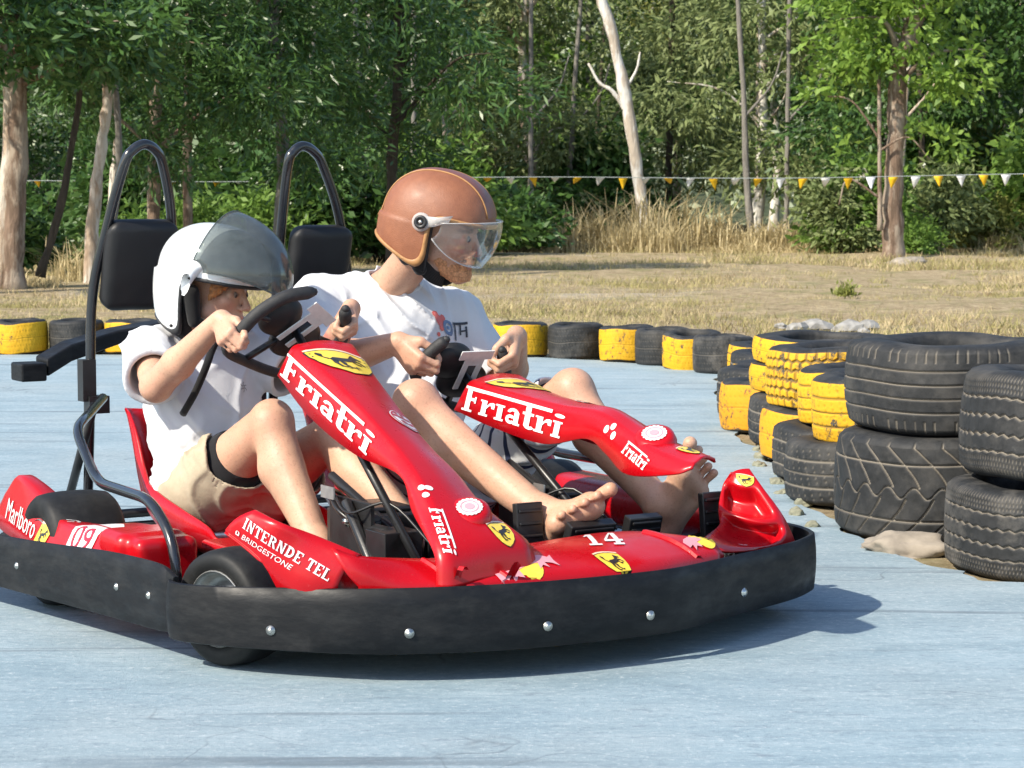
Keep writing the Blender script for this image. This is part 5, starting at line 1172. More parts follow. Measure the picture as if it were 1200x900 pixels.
def tyre_mesh(kind, rad, w_, depth=.008, na=None, seed=0, bulge=1.0):
    key = (kind, rad, w_); na = 720 if kind in ('dir', 'rib', 'zig', 'knob') else 300
    if key in TM: return TM[key]
    prof = []                                     # (radius, z, v, side)
    hw = w_ / 2; tw = .80
    pin = [(.60, -.62), (.60, -.80), (.64, -.93), (.74, -1.0), (.86, -.985), (.93, -.93)]
    for r_, z in pin: prof.append((r_ * rad, z * hw, 9, 1))
    nt = 96 if na > 400 else 46
    for k in range(nt + 1):
        v = -1 + 2 * k / nt; z = v * tw * hw * 1.04; r_ = rad * (1 - .028 * abs(v) ** 2.5) ; prof.append((r_, z, v, .35 * abs(v) ** 6))
    for r_, z in pin[::-1]: prof.append((r_ * rad, -z * hw, 9, 1))
    prof = np.array(prof); m = len(prof); th = np.arange(na) / na
    U, I = np.meshgrid(th, np.arange(m), indexing='ij'); v = prof[I, 2]; g = np.where(v < 5, pattern(kind, U, np.where(v < 5, v, 0), seed), 0)
    P0 = np.stack([np.cos(U * 2*np.pi), np.sin(U * 2*np.pi), prof[I, 1] * 3], -1)
    rr = prof[I, 0] - g * depth + .009 * vnoise(P0, 1.7, seed) * rad / .35 + .0012 * vnoise(P0, 14, seed + 1)
    zz = prof[I, 1] + .011 * vnoise(P0 * [1, 1, 0], 1.6, seed + 2)
    V = np.stack([rr * np.cos(U * 2*np.pi), rr * np.sin(U * 2*np.pi), zz + hw], -1).reshape(-1, 3)
    ii = np.arange(na * m).reshape(na, m); j = np.roll(ii, -1, 0); Q = np.concatenate([np.stack([ii[:, :-1], j[:, :-1], j[:, 1:], ii[:, 1:]], -1).reshape(-1, 4), np.stack([ii[:, -1], j[:, -1], j[:, 0], ii[:, 0]], -1).reshape(-1, 4)])
    o = mesh_np('tyre', V, quads=Q, smooth=True); me = o.data
    a = me.attributes.new('groove', 'FLOAT', 'POINT'); a.data.foreach_set('value', g.reshape(-1).astype(np.float32))
    a = me.attributes.new('side', 'FLOAT', 'POINT'); a.data.foreach_set('value', prof[I, 3].reshape(-1).astype(np.float32))
    bpy.data.objects.remove(o); me.materials.append(M_TB); TM[key] = me; return me
def tyre(kind, rad, w_, x, y, z, mat, label, group, rz=None, tilt=(0, 0)):
    me = tyre_mesh(kind, rad, w_, seed=len(TM)); o = bpy.data.objects.new('tyre', me); COL.objects.link(o)
    o.location = (x, y, z); o.rotation_euler = (tilt[0], tilt[1], random.uniform(0, 6.28) if rz is None else rz)
    o.material_slots[0].link = 'OBJECT'; o.material_slots[0].material = mat; tag(o, label, 'tyre', group); return o
G1, G2 = 'tyres stacked along the right edge of the track', 'tyres laid along the far edge of the track'
tyre('dir', .365, .335, 1.39, 7.2, -.005, M_TB, 'wide black tyre with curved tread at the bottom of the largest stack', G1, 0.3)
tyre('rib', .36, .28, 1.425, 7.22, .328, M_TB, 'wide black tyre with straight ribbed tread on top of the largest stack', G1, 0)
tyre('zig', .33, .255, 1.575, 6.5, -.005, M_TBL, 'dusty grey tyre with zigzag grooves, lower one of the nearest stack', G1, 0)
tyre('zig', .335, .305, 1.62, 6.52, .248, M_TB, 'black tyre with zigzag grooves tilted on top of the nearest stack', G1, 1, (R(2), R(3)))
tyre('road', .30, .22, 1.253, 7.9, -.005, M_TB, 'black tyre on the ground touching the largest stack, under a yellow tyre', G1)
tyre('road', .30, .21, 1.275, 8.5, -.005, M_TB, 'black tyre on the ground beside a yellow one, second along from the largest stack', G1)
tyre('slick', .30, .22, 1.295, 9.1, -.005, M_TY2, 'yellow tyre on the ground between two black ones, under the knobbly yellow tyre', G1)
tyre('road', .30, .21, 1.312, 9.7, -.005, M_TB, 'black tyre squeezed on the ground between two yellow ones', G1)
tyre('slick', .30, .235, 1.243, 10.3, -.005, M_TY2, 'orange yellow tyre with a scraped base sticking out most into the track', G1)
tyre('road', .30, .24, 1.285, 10.92, -.005, M_TB, 'black tyre lying just behind the orange yellow one', G1)
tyre('road', .30, .235, 1.345, 7.9, .213, M_TY, 'yellow tyre on top, pressed against the ribbed black tyre', G1, None, (0, R(-3)))
tyre('road', .30, .215, 1.372, 8.52, .203, M_TY, 'narrower yellow tyre on top, between the knobbly tyre and the one by the ribbed tyre', G1)
tyre('knob', .315, .25, 1.335, 9.13, .213, M_TY, 'knobbly yellow tyre with a bare black top on the upper tier', G1, 0)
tyre('slick', .30, .125, 1.33, 9.85, .208, M_TY, 'thin yellow tyre, lower of the two behind the knobbly one', G1)
tyre('slick', .30, .12, 1.345, 9.87, .332, M_TY, 'thin yellow tyre, upper of the two behind the knobbly one', G1)
tyre('rib', .33, .22, 1.95, 9.55, -.005, M_TB, 'black tyre on the grass side behind the knobbly yellow tyre', G1)
tyre('rib', .34, .235, 1.93, 9.5, .215, M_TB, 'flat black tyre whose top shows behind the knobbly yellow tyre', G1)
tyre('road', .30, .22, 1.42, 11.6, -.005, M_TY, 'yellow tyre hidden halfway back along the curve of tyres', G1)
tyre('road', .30, .22, 1.47, 12.25, -.005, M_TB, 'black tyre halfway back along the curve of tyres', G1)
tyre('road', .30, .22, 1.52, 12.9, -.005, M_TY, 'yellow tyre far back at the bend of the tyre line', G1)
far = [(.055, 14.92, 1, 'yellow tyre right behind the raised hand of the man'), (.42, 14.78, 0, 'black tyre between the wide yellow one behind the man and the next yellow one'), (.74, 14.5, 1, 'yellow tyre between two black ones in the middle of the far row'), (.95, 14.2, 0, 'black tyre in front of the bend, tucked behind a leaning yellow tyre'), (1.10, 13.87, 1, 'leaning yellow tyre at the right end of the far row'), (1.26, 13.55, 2, 'grey worn tyre at the bend between yellow tyres'),
       (-3.28, 15.2, 1, 'yellow tyre at the left edge of the picture'), (-2.91, 15.22, 0, 'black tyre next to the yellow one at the left edge, behind the roll hoop')]
for x, y, c, lb in far: tyre('slick', .183, .225, x, y, -.006, (M_TB, M_TY, M_TBL)[c], lb, G2, None, (R(random.uniform(-2, 2)), R(-5) if x == 1.10 else R(random.uniform(-2, 2))))
for k in range(7): tyre('slick', .183, .225, -2.54 + k * .37, 15.2 - .035 * k, -.006, (M_TY, M_TB)[k % 2], ('yellow' if k % 2 == 0 else 'black') + ' tyre of the far row hidden behind the two drivers', G2)

# ------------------------------------------------------------------ stones
M_STONE = simple('pale rubble stone', (.27, .262, .245), .9, 0, .4, 14, .6, 40); M_DIRT = simple('dusty brown rock', (.30, .26, .21), .95, 0, .3, 12, .8, 30); M_PEB = simple('grey green pebble', (.22, .22, .16), .9, 0, .3, 20, .5, 50)
def rock(name, c, r, mat, label, cat, group=None, seed=0, sq=.6, sharp=False):
    bm = bmesh.new(); bmesh.ops.create_icosphere(bm, subdivisions=2 if sharp else 4, radius=1); P = np.array([v.co for v in bm.verts]); n = 1 + .32 * vnoise(P, 1.3, seed) + .16 * vnoise(P, 3.1, seed + 1) + .06 * vnoise(P, 8, seed + 2)
    P = P * n[:, None] * np.array(r if hasattr(r, '__len__') else (r, r * .9, r * sq)); P[:, 2] = np.maximum(P[:, 2], -.25 * (r if not hasattr(r, '__len__') else r[2]))
    for v, p in zip(bm.verts, P): v.co = p
    me = bpy.data.meshes.new(name); bm.to_mesh(me); bm.free(); me.materials.append(mat); me.polygons.foreach_set('use_smooth', [not sharp] * len(me.polygons))
    o = link(bpy.data.objects.new(name, me)); o.location = c; return tag(o, label, cat, group)
rock('rock', (1.17, 6.78, .0), (.14, .10, .055), M_DIRT, 'flat dusty brown rock wedged under the wide black tyres', 'rock', None, 3)
rb = [(2.12, 16.9, .13), (2.3, 17.1, .16), (2.5, 16.9, .17), (2.68, 17.2, .12), (2.05, 17.3, .07), (2.58, 16.7, .06)]
for k, (x, y, r_) in enumerate(rb): rock('rubble_stone', (x, y, .05), r_ * .72, M_STONE, 'chunk of pale broken rubble on the grass behind the tyre bend', 'stone', 'pale rubble heap behind the tyres', 10 + k, .62, True)
for k in range(9): rock('pebble', (.965 + .03 * math.sin(k * 4) + .01 * k * .5, 7.25 + .27 * k, .0), .022 + .012 * ((k * 7) % 5) / 5, M_PEB, 'small grey green pebble at the foot of the tyres', 'pebble', 'pebbles at the foot of the tyres', 40 + k, .8)

# ------------------------------------------------------------------ foliage
def leaf_mat(name, lo, hi, trans=.35, rough=.5, gloss=.3, patch=None):
    t = NT(name); g = t.n('ShaderNodeNewGeometry'); c = t.ramp(g.outputs['Random Per Island'], [(0, lo), (.5, tuple((a + b) / 2 for a, b in zip(lo, hi))), (1, hi)])
    v = t.coord(); c = t.mix(t.ramp(t.noise(v, .9, 3), [(.35, (0, 0, 0)), (.7, (.6,) * 3)]), c, tuple(a * 1.25 for a in hi))
    if patch: c = t.mix(t.ramp(t.math('MULTIPLY', t.noise(v, .55, 5, .65), t.math('ADD', .6, t.math('MULTIPLY', g.outputs['Random Per Island'], .8))), [(.44, (0, 0, 0)), (.58, (.85,) * 3)]), c, patch)
    p = t.bsdf(c, rough, 0, None, Specular_IOR_Level=gloss); tl = t.n('ShaderNodeBsdfTranslucent'); t.l(c, tl.inputs[0]); m = t.n('ShaderNodeMixShader'); m.inputs[0].default_value = trans
    t.l(p.outputs[0], m.inputs[1]); t.l(tl.outputs[0], m.inputs[2]); t.l(m.outputs[0], t.out.inputs[0]); return t.m
M_LF = {'dark': leaf_mat('dark glossy leaves', (.032, .085, .02), (.085, .165, .04), .3, .35, .5), 'mid': leaf_mat('mid green leaves', (.065, .14, .025), (.18, .29, .055), .35, .5), 'bright': leaf_mat('fresh green leaves', (.10, .20, .03), (.25, .38, .07), .45, .4, .4),
        'grey': leaf_mat('grey green leaves', (.105, .15, .055), (.25, .30, .12), .3, .55), 'pale': leaf_mat('haze-paled far leaves', (.34, .40, .26), (.50, .55, .38), .35, .6), 'yel': leaf_mat('yellowish leaves', (.16, .19, .045), (.32, .34, .10), .4, .5)}  # the far leaves carry distance haze in their pale colour
M_STRAW = leaf_mat('dry straw', (.30, .24, .11), (.66, .56, .34), .3, .8, .1); M_STRAWG = leaf_mat('half dry grass', (.20, .15, .075), (.69, .57, .36), .3, .8, .1, (.27, .255, .09))
def leaves(C, N, L, Wd, up=0., rng=RNG, fold=.25):
    """diamond leaves: C centres, N pointing direction, returns verts and quads"""
    n = len(C); d = N / (np.linalg.norm(N, axis=1, keepdims=True) + 1e-9); r_ = rng.normal(size=(n, 3)); s_ = np.cross(d, r_); s_ /= np.linalg.norm(s_, axis=1, keepdims=True) + 1e-9; nn = np.cross(d, s_)
    l = (L * rng.uniform(.65, 1.25, n))[:, None]; w_ = (Wd * rng.uniform(.7, 1.2, n))[:, None]
    V = np.stack([C - d * l * .5, C + s_ * w_ * .5 - d * l * .06 + nn * l * .05, C + d * l * .5 - nn * l * .12, C - s_ * w_ * .5 - d * l * .06 + nn * l * .05], 1).reshape(-1, 3)
    return V, np.arange(4 * n).reshape(n, 4)
def crown_pts(blobs, nclust, per, spread, rng, droop=.35, shell=.55):
    """clusters of leaves spread through several rounded lobes, with gaps"""
    vol = np.array([b[3] * b[4] * b[5] for b in blobs]); pick = rng.choice(len(blobs), nclust, p=vol / vol.sum()); B = np.array(blobs)[pick]
    d = rng.normal(size=(nclust, 3)); d /= np.linalg.norm(d, axis=1, keepdims=True); rr = (shell + (1 - shell) * rng.random(nclust)) ; rr[rng.random(nclust) < .25] *= .6
    cc = B[:, :3] + d * rr[:, None] * B[:, 3:6] * (1 + .25 * rng.normal(size=(nclust, 1)))
    k = rng.poisson(per, nclust) + 4; idx = np.repeat(np.arange(nclust), k); sp = spread * rng.uniform(.6, 1.4, nclust)
    off = rng.normal(size=(len(idx), 3)) * sp[idx][:, None] * np.array([1, 1, .55]); C = cc[idx] + off; C[:, 2] -= .35 * np.linalg.norm(off[:, :2], axis=1)
    out = d[idx] * .5 + off / (np.linalg.norm(off, axis=1, keepdims=True) + 1e-9) + rng.normal(size=(len(idx), 3)) * .5; out[:, 2] -= droop
    return C, out, cc
CROWNS = {}
def crown_mesh(key, blobs, nclust, per, spread, L, Wd, droop, seed):
    if key not in CROWNS:
        rng = np.random.default_rng(seed); C, N, cc = crown_pts(blobs, nclust, per, spread, rng, droop); m = C[:, 2] > .12; V, Q = leaves(C[m], N[m], L, Wd, rng=rng)
        o = mesh_np('crown', V, quads=Q); me = o.data; bpy.data.objects.remove(o); me.materials.append(M_LF['mid']); CROWNS[key] = (me, cc)
    return CROWNS[key]
def bark(name, a, b, peel=None, sc=(6, 6, 1.2)):
    t = NT(name); v = t.coord('Object', sc); n = t.noise(v, 2.2, 7, .7, .6); c = t.ramp(n, [(.3, a), (.68, b)])
    if peel: c = t.mix(t.ramp(t.noise(t.coord('Object', (3, 3, .9)), 1.8, 5, .65), [(.47, (0, 0, 0)), (.56, (1, 1, 1))]), c, peel)
    t.bsdf(c, .9, 0, t.bump(n, 1., .05), Specular_IOR_Level=.15); return t.m
M_BK = {'pale': bark('peeling pale bark', (.30, .20, .13), (.56, .46, .36), (.62, .56, .48)), 'white': bark('white smooth bark', (.60, .57, .51), (.80, .78, .73), (.50, .43, .35)), 'brown': bark('red brown fibrous bark', (.10, .07, .05), (.27, .19, .14), (.34, .28, .22)), 'grey': bark('grey bark', (.14, .13, .115), (.28, .26, .23)), 'dark': bark('dark bark', (.04, .033, .026), (.10, .08, .06))}
def trunk_mb(mb, pts, r0, r1, n=10, seed=0):
    P = np.array(spline(pts, 6)); rng = np.random.default_rng(seed); P[1:-1, :2] += rng.normal(size=(len(P) - 2, 2)) * r0 * .07; k = len(P)
    mb.tube([tuple(p) for p in P], [(r0 + (r1 - r0) * i / (k - 1)) * (1.35 if i == 0 else 1.1 if i == 1 else 1 + .08 * rng.normal()) for i in range(k)], n); return P
def tree(label, x, y, trunk, r0, r1, bk, crown=None, leaf='mid', group=None, limbs=7, rz=0., cs=1., extra=(), crot=0., cat='tree', limb_r=.35, seed=None):
    seed = int(abs(x * 131 + y * 17)) if seed is None else seed; t = empty('tree', (x, y, -.03)); tag(t, label, cat, group); rng = np.random.default_rng(seed)
    mb = MB(); P = trunk_mb(mb, trunk, r0, r1, 12, seed); mb.build('trunk', M_BK[bk], t)
    if extra:
        for e in extra: mb = MB(); trunk_mb(mb, e[0], e[1], e[2], 8, seed + 5); mb.build('branch', M_BK[e[3] if len(e) > 3 else bk], t)
    if crown:
        me, cc = crown; o = bpy.data.objects.new('crown', me); COL.objects.link(o); o.parent = t; o.scale = (cs,) * 3; o.rotation_euler = (0, 0, crot); o.material_slots[0].link = 'OBJECT'; o.material_slots[0].material = M_LF[leaf]
        ca, sa = math.cos(crot), math.sin(crot); mb = MB()
        for q in cc[rng.choice(len(cc), min(limbs, len(cc)), replace=False)]:
            q = np.array([q[0] * ca - q[1] * sa, q[0] * sa + q[1] * ca, q[2]]) * cs; i = int(np.argmin(np.abs(P[:, 2] - max(.4, q[2] - .45 * np.hypot(q[0], q[1])))))
            m_ = P[i] * .5 + q * .5 + np.array([0, 0, .15 * np.linalg.norm(q - P[i])]) + rng.normal(size=3) * .08
            mb.tube(spline([tuple(P[i]), tuple(m_), tuple(q)], 5), [max(.008, r0 * limb_r * (1 - .085 * j)) for j in range(11)], 6)
        if mb.v: o2 = mb.build('limbs', M_BK[bk], t)
    return t
def shrub(label, x, y, s_, crown, leaf, group=None, rz=0., sz=1., cat='shrub'):
    me, cc = crown; t = empty('shrub', (x, y, 0)); tag(t, label, cat, group); o = bpy.data.objects.new('foliage', me); COL.objects.link(o); o.parent = t; o.scale = (s_, s_, s_ * sz); o.rotation_euler = (0, 0, rz); o.material_slots[0].link = 'OBJECT'; o.material_slots[0].material = M_LF[leaf]
    mb = MB(); rng = np.random.default_rng(int(abs(x * 77 + y)))
    for q in cc[rng.choice(len(cc), min(6, len(cc)), replace=False)]:
        ca, sa = math.cos(rz), math.sin(rz); q = np.array([q[0]*ca - q[1]*sa, q[0]*sa + q[1]*ca, q[2] * sz]) * s_; mb.tube([(q[0]*.1, q[1]*.1, -.03), tuple(q * [.5, .5, .6]), tuple(q)], [.018 * s_, .012 * s_, .005 * s_], 5)
    mb.build('stems', M_BK['dark'], t); return t
# crown kinds
c_over = crown_mesh('over', [(0, -.3, 2.95, .75, .5, .4), (.95, -.3, 2.6, .6, .5, .42), (-.75, -.2, 2.7, .6, .5, .35), (.4, .1, 3.5, 1.0, .7, .4), (1.5, -.2, 2.95, .5, .4, .35)], 135, 20, .15, .16, .052, .3, 1)
c_acacia = crown_mesh('acacia', [(0, 0, 3.0, 1.4, 1.0, .7), (1.2, -.2, 2.3, .9, .8, .45), (-1.2, .1, 2.2, .9, .8, .45), (.2, .2, 3.9, 1.4, 1.0, .5), (.1, -.4, 1.5, .9, .6, .4)], 200, 30, .19, .17, .036, .55, 2)
c_broad = crown_mesh('broad', [(0, 0, 3.7, 1.15, 1.0, .9), (-.9, -.2, 2.9, .75, .7, .5), (.8, -.1, 3.0, .7, .7, .55), (.2, .2, 5.0, 1.5, 1.2, 1.0), (-.7, .1, 4.3, .9, .9, .6), (.75, -.2, 1.9, .5, .5, .4), (-.75, 0, 2.05, .45, .45, .35)], 210, 24, .18, .17, .085, .35, 3)
c_tall1 = crown_mesh('tall1', [(0, 0, 3.2, 2.0, 1.6, 1.4), (1.6, 0, 2.2, 1.3, 1.2, 1.0), (-1.5, .2, 2.4, 1.4, 1.2, 1.0), (.3, .1, 5.6, 2.4, 2.0, 1.6), (-.4, -.5, 1.2, 1.5, .9, .7)], 300, 28, .25, .18, .066, .5, 4)
c_tall2 = crown_mesh('tall2', [(0, 0, 4.2, 1.7, 1.5, 1.5), (-1.3, -.2, 2.6, 1.3, 1.1, .9), (1.2, .2, 3.2, 1.2, 1.1, .9), (.5, -.3, 1.6, 1.3, 1.0, .8), (0, 0, 6.6, 2.2, 1.8, 1.4)], 290, 28, .25, .20, .058, .6, 5)
c_tall3 = crown_mesh('tall3', [(0, 0, 5.0, 2.2, 1.8, 1.6), (1.4, .1, 3.0, 1.4, 1.2, 1.0), (-1.4, .1, 3.4, 1.2, 1.2, 1.1), (-.2, -.4, 1.7, 1.6, 1.0, .9)], 280, 28, .26, .19, .08, .4, 6)
c_bush1 = crown_mesh('bush1', [(0, 0, .6, .9, .7, .6), (.7, 0, .45, .6, .5, .4), (-.6, .1, .7, .6, .5, .55)], 150, 18, .15, .15, .06, .1, 7)
c_bush2 = crown_mesh('bush2', [(0, 0, .9, .8, .7, .85), (.4, .1, 1.4, .5, .5, .5), (-.5, 0, .5, .6, .5, .45)], 160, 18, .16, .17, .07, .3, 8)
# --- near trees on the left
tree('tree at the left edge with a thick trunk, half pale and half brown bark', -5.25, 24.0, [(0, 0, 0), (.04, 0, 1.0), (.09, 0, 2.2), (.12, .1, 4), (.2, .1, 6)], .115, .085, 'brown', c_over, 'dark', None, 8, extra=[([(-.16, .05, 0), (-.09, .05, 1.0), (-.02, .05, 2.1), (-.2, .1, 4.5)], .075, .06, 'pale'), ([(.22, .3, .2), (.45, .35, 1.0), (.62, .4, 1.9), (.7, .4, 2.6)], .045, .03, 'dark')], seed=21)
tree('slim tree with peeling cream bark left of the near roll hoop', -4.62, 25.0, [(0, 0, 0), (.03, 0, .8), (.14, 0, 1.6), (.20, .05, 2.4), (.1, 0, 4.5)], .075, .05, 'pale', c_over, 'dark', None, 6, crot=2.2, cs=.95, extra=[([(.16, .3, .6), (.28, .3, 1.4), (.22, .35, 2.6)], .05, .035, 'grey')], seed=22)
tree('two slim reddish stems rising behind the near roll hoop', -4.2, 27.0, [(-.05, 0, 0), (-.02, 0, 1.6), (.05, .1, 3.2), (.1, .1, 6)], .085, .06, 'brown', c_acacia, 'dark', None, 9, extra=[([(.30, .5, 0), (.3, .5, 1.8), (.33, .5, 3.4), (.2, .5, 6)], .06, .045, 'brown'), ([(-.5, -.6, .0), (-.42, -.6, 1.0), (-.36, -.5, 1.7)], .06, .05, 'pale')], seed=23)
tree('dense feathery dark tree behind the gap between the roll hoops', -2.9, 28.0, [(0, 0, 0), (.1, 0, 1.5), (0, 0, 3), (.1, 0, 6)], .09, .05, 'grey', c_acacia, 'dark', None, 12, crot=1.1, seed=24)
tree('dark feathery tree with long drooping sprays behind the far roll hoop', -1.55, 29.5, [(0, 0, 0), (.0, 0, 1.5), (.1, 0, 3), (0, 0, 6)], .08, .05, 'dark', c_acacia, 'dark', None, 10, crot=2.6, cs=1.08, seed=25)
tree('leafy overhanging tree at the upper left corner', -5.9, 22.6, [(-.6, 0, 0), (-.55, 0, 1.5), (-.3, 0, 3), (0, 0, 5)], .09, .06, 'grey', c_over, 'dark', None, 8, crot=.7, seed=26)
# --- landmark trees on the right
tree('leaning tree with a bare white trunk and one bare fork', 2.42, 41.2, [(0, 0, 0), (-.13, 0, 1.2), (-.34, 0, 2.6), (-.6, 0, 3.8), (-.95, 0, 5.2), (-1.0, 0, 7)], .115, .085, 'white', None, 'mid', None, 0, extra=[([(-.36, -.02, 2.55), (-.62, -.05, 2.9), (-.85, -.05, 3.05), (-1.05, 0, 3.4)], .05, .02, 'white'), ([(-.42, 0, 2.9), (-.2, 0, 3.25), (-.12, 0, 3.6)], .035, .015, 'white')], seed=31)
tree('broad-leaved bright green tree with a thick brown trunk on the right', 6.02, 36.0, [(0, 0, 0), (-.02, 0, 1.0), (.02, 0, 2.2), (.05, .1, 3.1), (.35, .1, 3.9), (.6, .1, 5)], .17, .12, 'brown', c_broad, 'bright', None, 12, extra=[([(-.25, -.2, .5), (-.27, -.2, 1.6), (-.3, -.2, 2.9)], .04, .028, 'brown'), ([(-.26, -.2, 1.9), (-.7, -.2, 2.5), (-1.1, -.1, 2.6)], .02, .01, 'brown'), ([(-.27, -.2, 1.75), (.15, -.3, 1.95), (.5, -.3, 1.6)], .018, .009, 'brown'), ([(-.25, -.2, 1.0), (-.75, -.2, 1.3), (-.9, -.2, .9)], .02, .01, 'brown')], seed=32)
tree('tall straight tree with a grey trunk right of the broad-leaved tree', 8.5, 45.0, [(0, 0, 0), (.03, 0, 2), (-.02, 0, 4), (0, 0, 8)], .13, .10, 'grey', c_tall2, 'dark', None, 8, extra=[([(.0, 0, 2.7), (.4, 0, 3.3), (.85, 0, 3.5)], .05, .03, 'grey')], crot=.4, seed=33)
tree('thin pale tree with a forked top near the right edge', 9.05, 44.0, [(0, 0, 0), (.02, 0, 1.5), (-.02, 0, 3.0), (0, 0, 4)], .07, .05, 'white', c_bush2, 'yel', None, 4, cs=1.5, extra=[([(0, 0, 1.9), (.3, 0, 2.4), (.32, 0, 3.1)], .04, .025, 'white')], seed=34)
tree('pale thin trunk at the far right, beyond the forked one', 10.6, 49.0, [(0, 0, 0), (.05, 0, 1.5), (-.1, 0, 3.2), (0, 0, 5)], .07, .05, 'grey', c_tall1, 'dark', None, 5, seed=35)
tree('short broken white trunk among bushes left of the thick brown trunk', 5.75, 38.0, [(0, 0, 0), (.05, 0, .8), (.08, 0, 1.5)], .12, .09, 'white', c_bush2, 'mid', None, 4, seed=36)
# --- row at the edge of the wood and rows behind it
pos = ['left of the near roll hoop', 'between the roll hoops', 'left of the brown helmet', 'above the brown helmet', 'right of the brown helmet', 'left of the leaning white trunk', 'right of the leaning white trunk', 'midway to the broad-leaved tree', 'behind the broad-leaved tree', 'near the right edge', 'at the right edge']
def ci(x, y): px = 600 + 2670 * x / y; return pos[min(10, max(0, int(np.searchsorted([90, 250, 440, 520, 620, 690, 790, 900, 1060, 1150], px))))]
row2 = [(-8.6, 40, 1, 'dark'), (-6.4, 43, 2, 'dark'), (-4.3, 38, 0, 'dark'), (-2.6, 42, 2, 'dark'), (-.9, 47, 1, 'grey'), (.35, 46, 0, 'grey'), (3.5, 50, 1, 'grey'), (4.7, 44, 1, 'grey'), (6.9, 42, 0, 'dark'), (9.7, 42, 2, 'dark'), (8.0, 50, 1, 'dark')]
row2 += [(-11.2, 38, 2, 'dark'), (12.6, 43, 0, 'dark')]
KN = ('round-crowned', 'tall drooping', 'wide leafy'); LN = {'mid': 'mid green', 'dark': 'dark green', 'grey': 'grey green', 'pale': 'pale green', 'yel': 'yellowish'}
for i, (x, y, k, lf) in enumerate(row2):
    tree('%s %s tree edging the wood %s' % (KN[k], LN[lf], ci(x, y)), x, y, [(0, 0, 0), (.1 * math.sin(i * 3), 0, 1.5), (.15 * math.sin(i), 0, 3.5), (0, 0, 7)], .09 + .03 * (i % 3), .06, ('grey', 'pale', 'dark', 'white')[i % 4], (c_tall1, c_tall2, c_tall3)[k], lf, 'trees at the edge of the wood', 9, crot=i * 1.7, cs=.92 + .06 * (i % 4), seed=100 + i)
row3 = [(-15, 52, 1, 'dark'), (-12, 56, 2, 'dark'), (-9.2, 58, 0, 'dark'), (-6.6, 55, 1, 'dark'), (-4.2, 60, 0, 'dark'), (-2.0, 56, 2, 'mid'), (-.2, 62, 1, 'yel'), (2.0, 57, 0, 'mid'), (4.4, 62, 1, 'yel'), (6.4, 56, 2, 'dark'), (9.0, 60, 0, 'dark'), (11.4, 56, 1, 'dark'), (13.4, 59, 2, 'mid')]
for i, (x, y, k, lf) in enumerate(row3):
    tree('%s %s tree deep in the wood %s' % (KN[k], LN[lf], ci(x, y)), x, y, [(0, 0, 0), (.1, 0, 2), (-.1, 0, 4.5), (0, 0, 9)], .12, .08, ('white', 'grey', 'pale')[i % 3], (c_tall1, c_tall2, c_tall3)[k], lf, 'trees deep in the wood', 8, crot=i * 2.3 + 1, cs=1.2 + .12 * (i % 3), seed=200 + i)
for i, (x, y) in enumerate([(.35, 42.5), (1.0, 45), (-1.1, 44), (-.35, 50), (7.4, 47), (-2.3, 38), (5.35, 50), (1.75, 52), (4.35, 41), (5.1, 42.5), (6.75, 40.5), (7.6, 41.5), (-1.6, 37), (-3.4, 36.5), (10.1, 44)]):
    ln = .5 * math.sin(i * 2.1); tree('bare thin sapling trunk, ' + ci(x, y), x, y, [(0, 0, 0), (ln * .3, 0, 1.2), (ln * .5, 0, 3), (ln, 0, 6)], .05 + .012 * (i % 3), .04, ('grey', 'grey', 'pale', 'dark')[i % 4], None, 'mid', 'thin bare saplings in the wood', 0, seed=300 + i, extra=[([(ln * .5, 0, 2.4), (ln * .5 + .5, 0, 3.0), (ln * .5 + .7, 0, 3.6)], .025, .012)])
# bushes under the trees
bu = [(-7.4, 36, 1.3, 0, 'dark'), (-5.6, 33, 1.1, 1, 'dark'), (-4.0, 31.5, 1.0, 0, 'mid'), (-3.0, 33, 1.2, 1, 'dark'), (-1.9, 34, 1.2, 0, 'dark'), (-.9, 36, 1.1, 1, 'mid'), (-.1, 39, 1.2, 0, 'dark'), (2.05, 45, 1.3, 0, 'dark'), (5.4, 37.7, .8, 1, 'grey'), (6.6, 37.4, .6, 0, 'mid'), (7.3, 39, .9, 1, 'grey'), (8.2, 40, .9, 0, 'yel'), (9.2, 40, 1.3, 1, 'mid'), (10.2, 41, 1.2, 0, 'grey'), (-6.4, 29, 1.0, 0, 'dark'), (-4.6, 29.5, .9, 0, 'mid'), (1.5, 45.5, 1.4, 1, 'dark'), (-3.9, 35, 1.5, 1, 'dark'), (7.9, 43, 1.4, 1, 'mid')]
for i, (x, y, s_, k, lf) in enumerate(bu): shrub('%s %s bush %s' % (('low spreading', 'upright')[k], LN[lf], ci(x, y)), x, y, s_, (c_bush1, c_bush2)[k], lf, 'bushes under the trees', i * 1.9, 1.0)
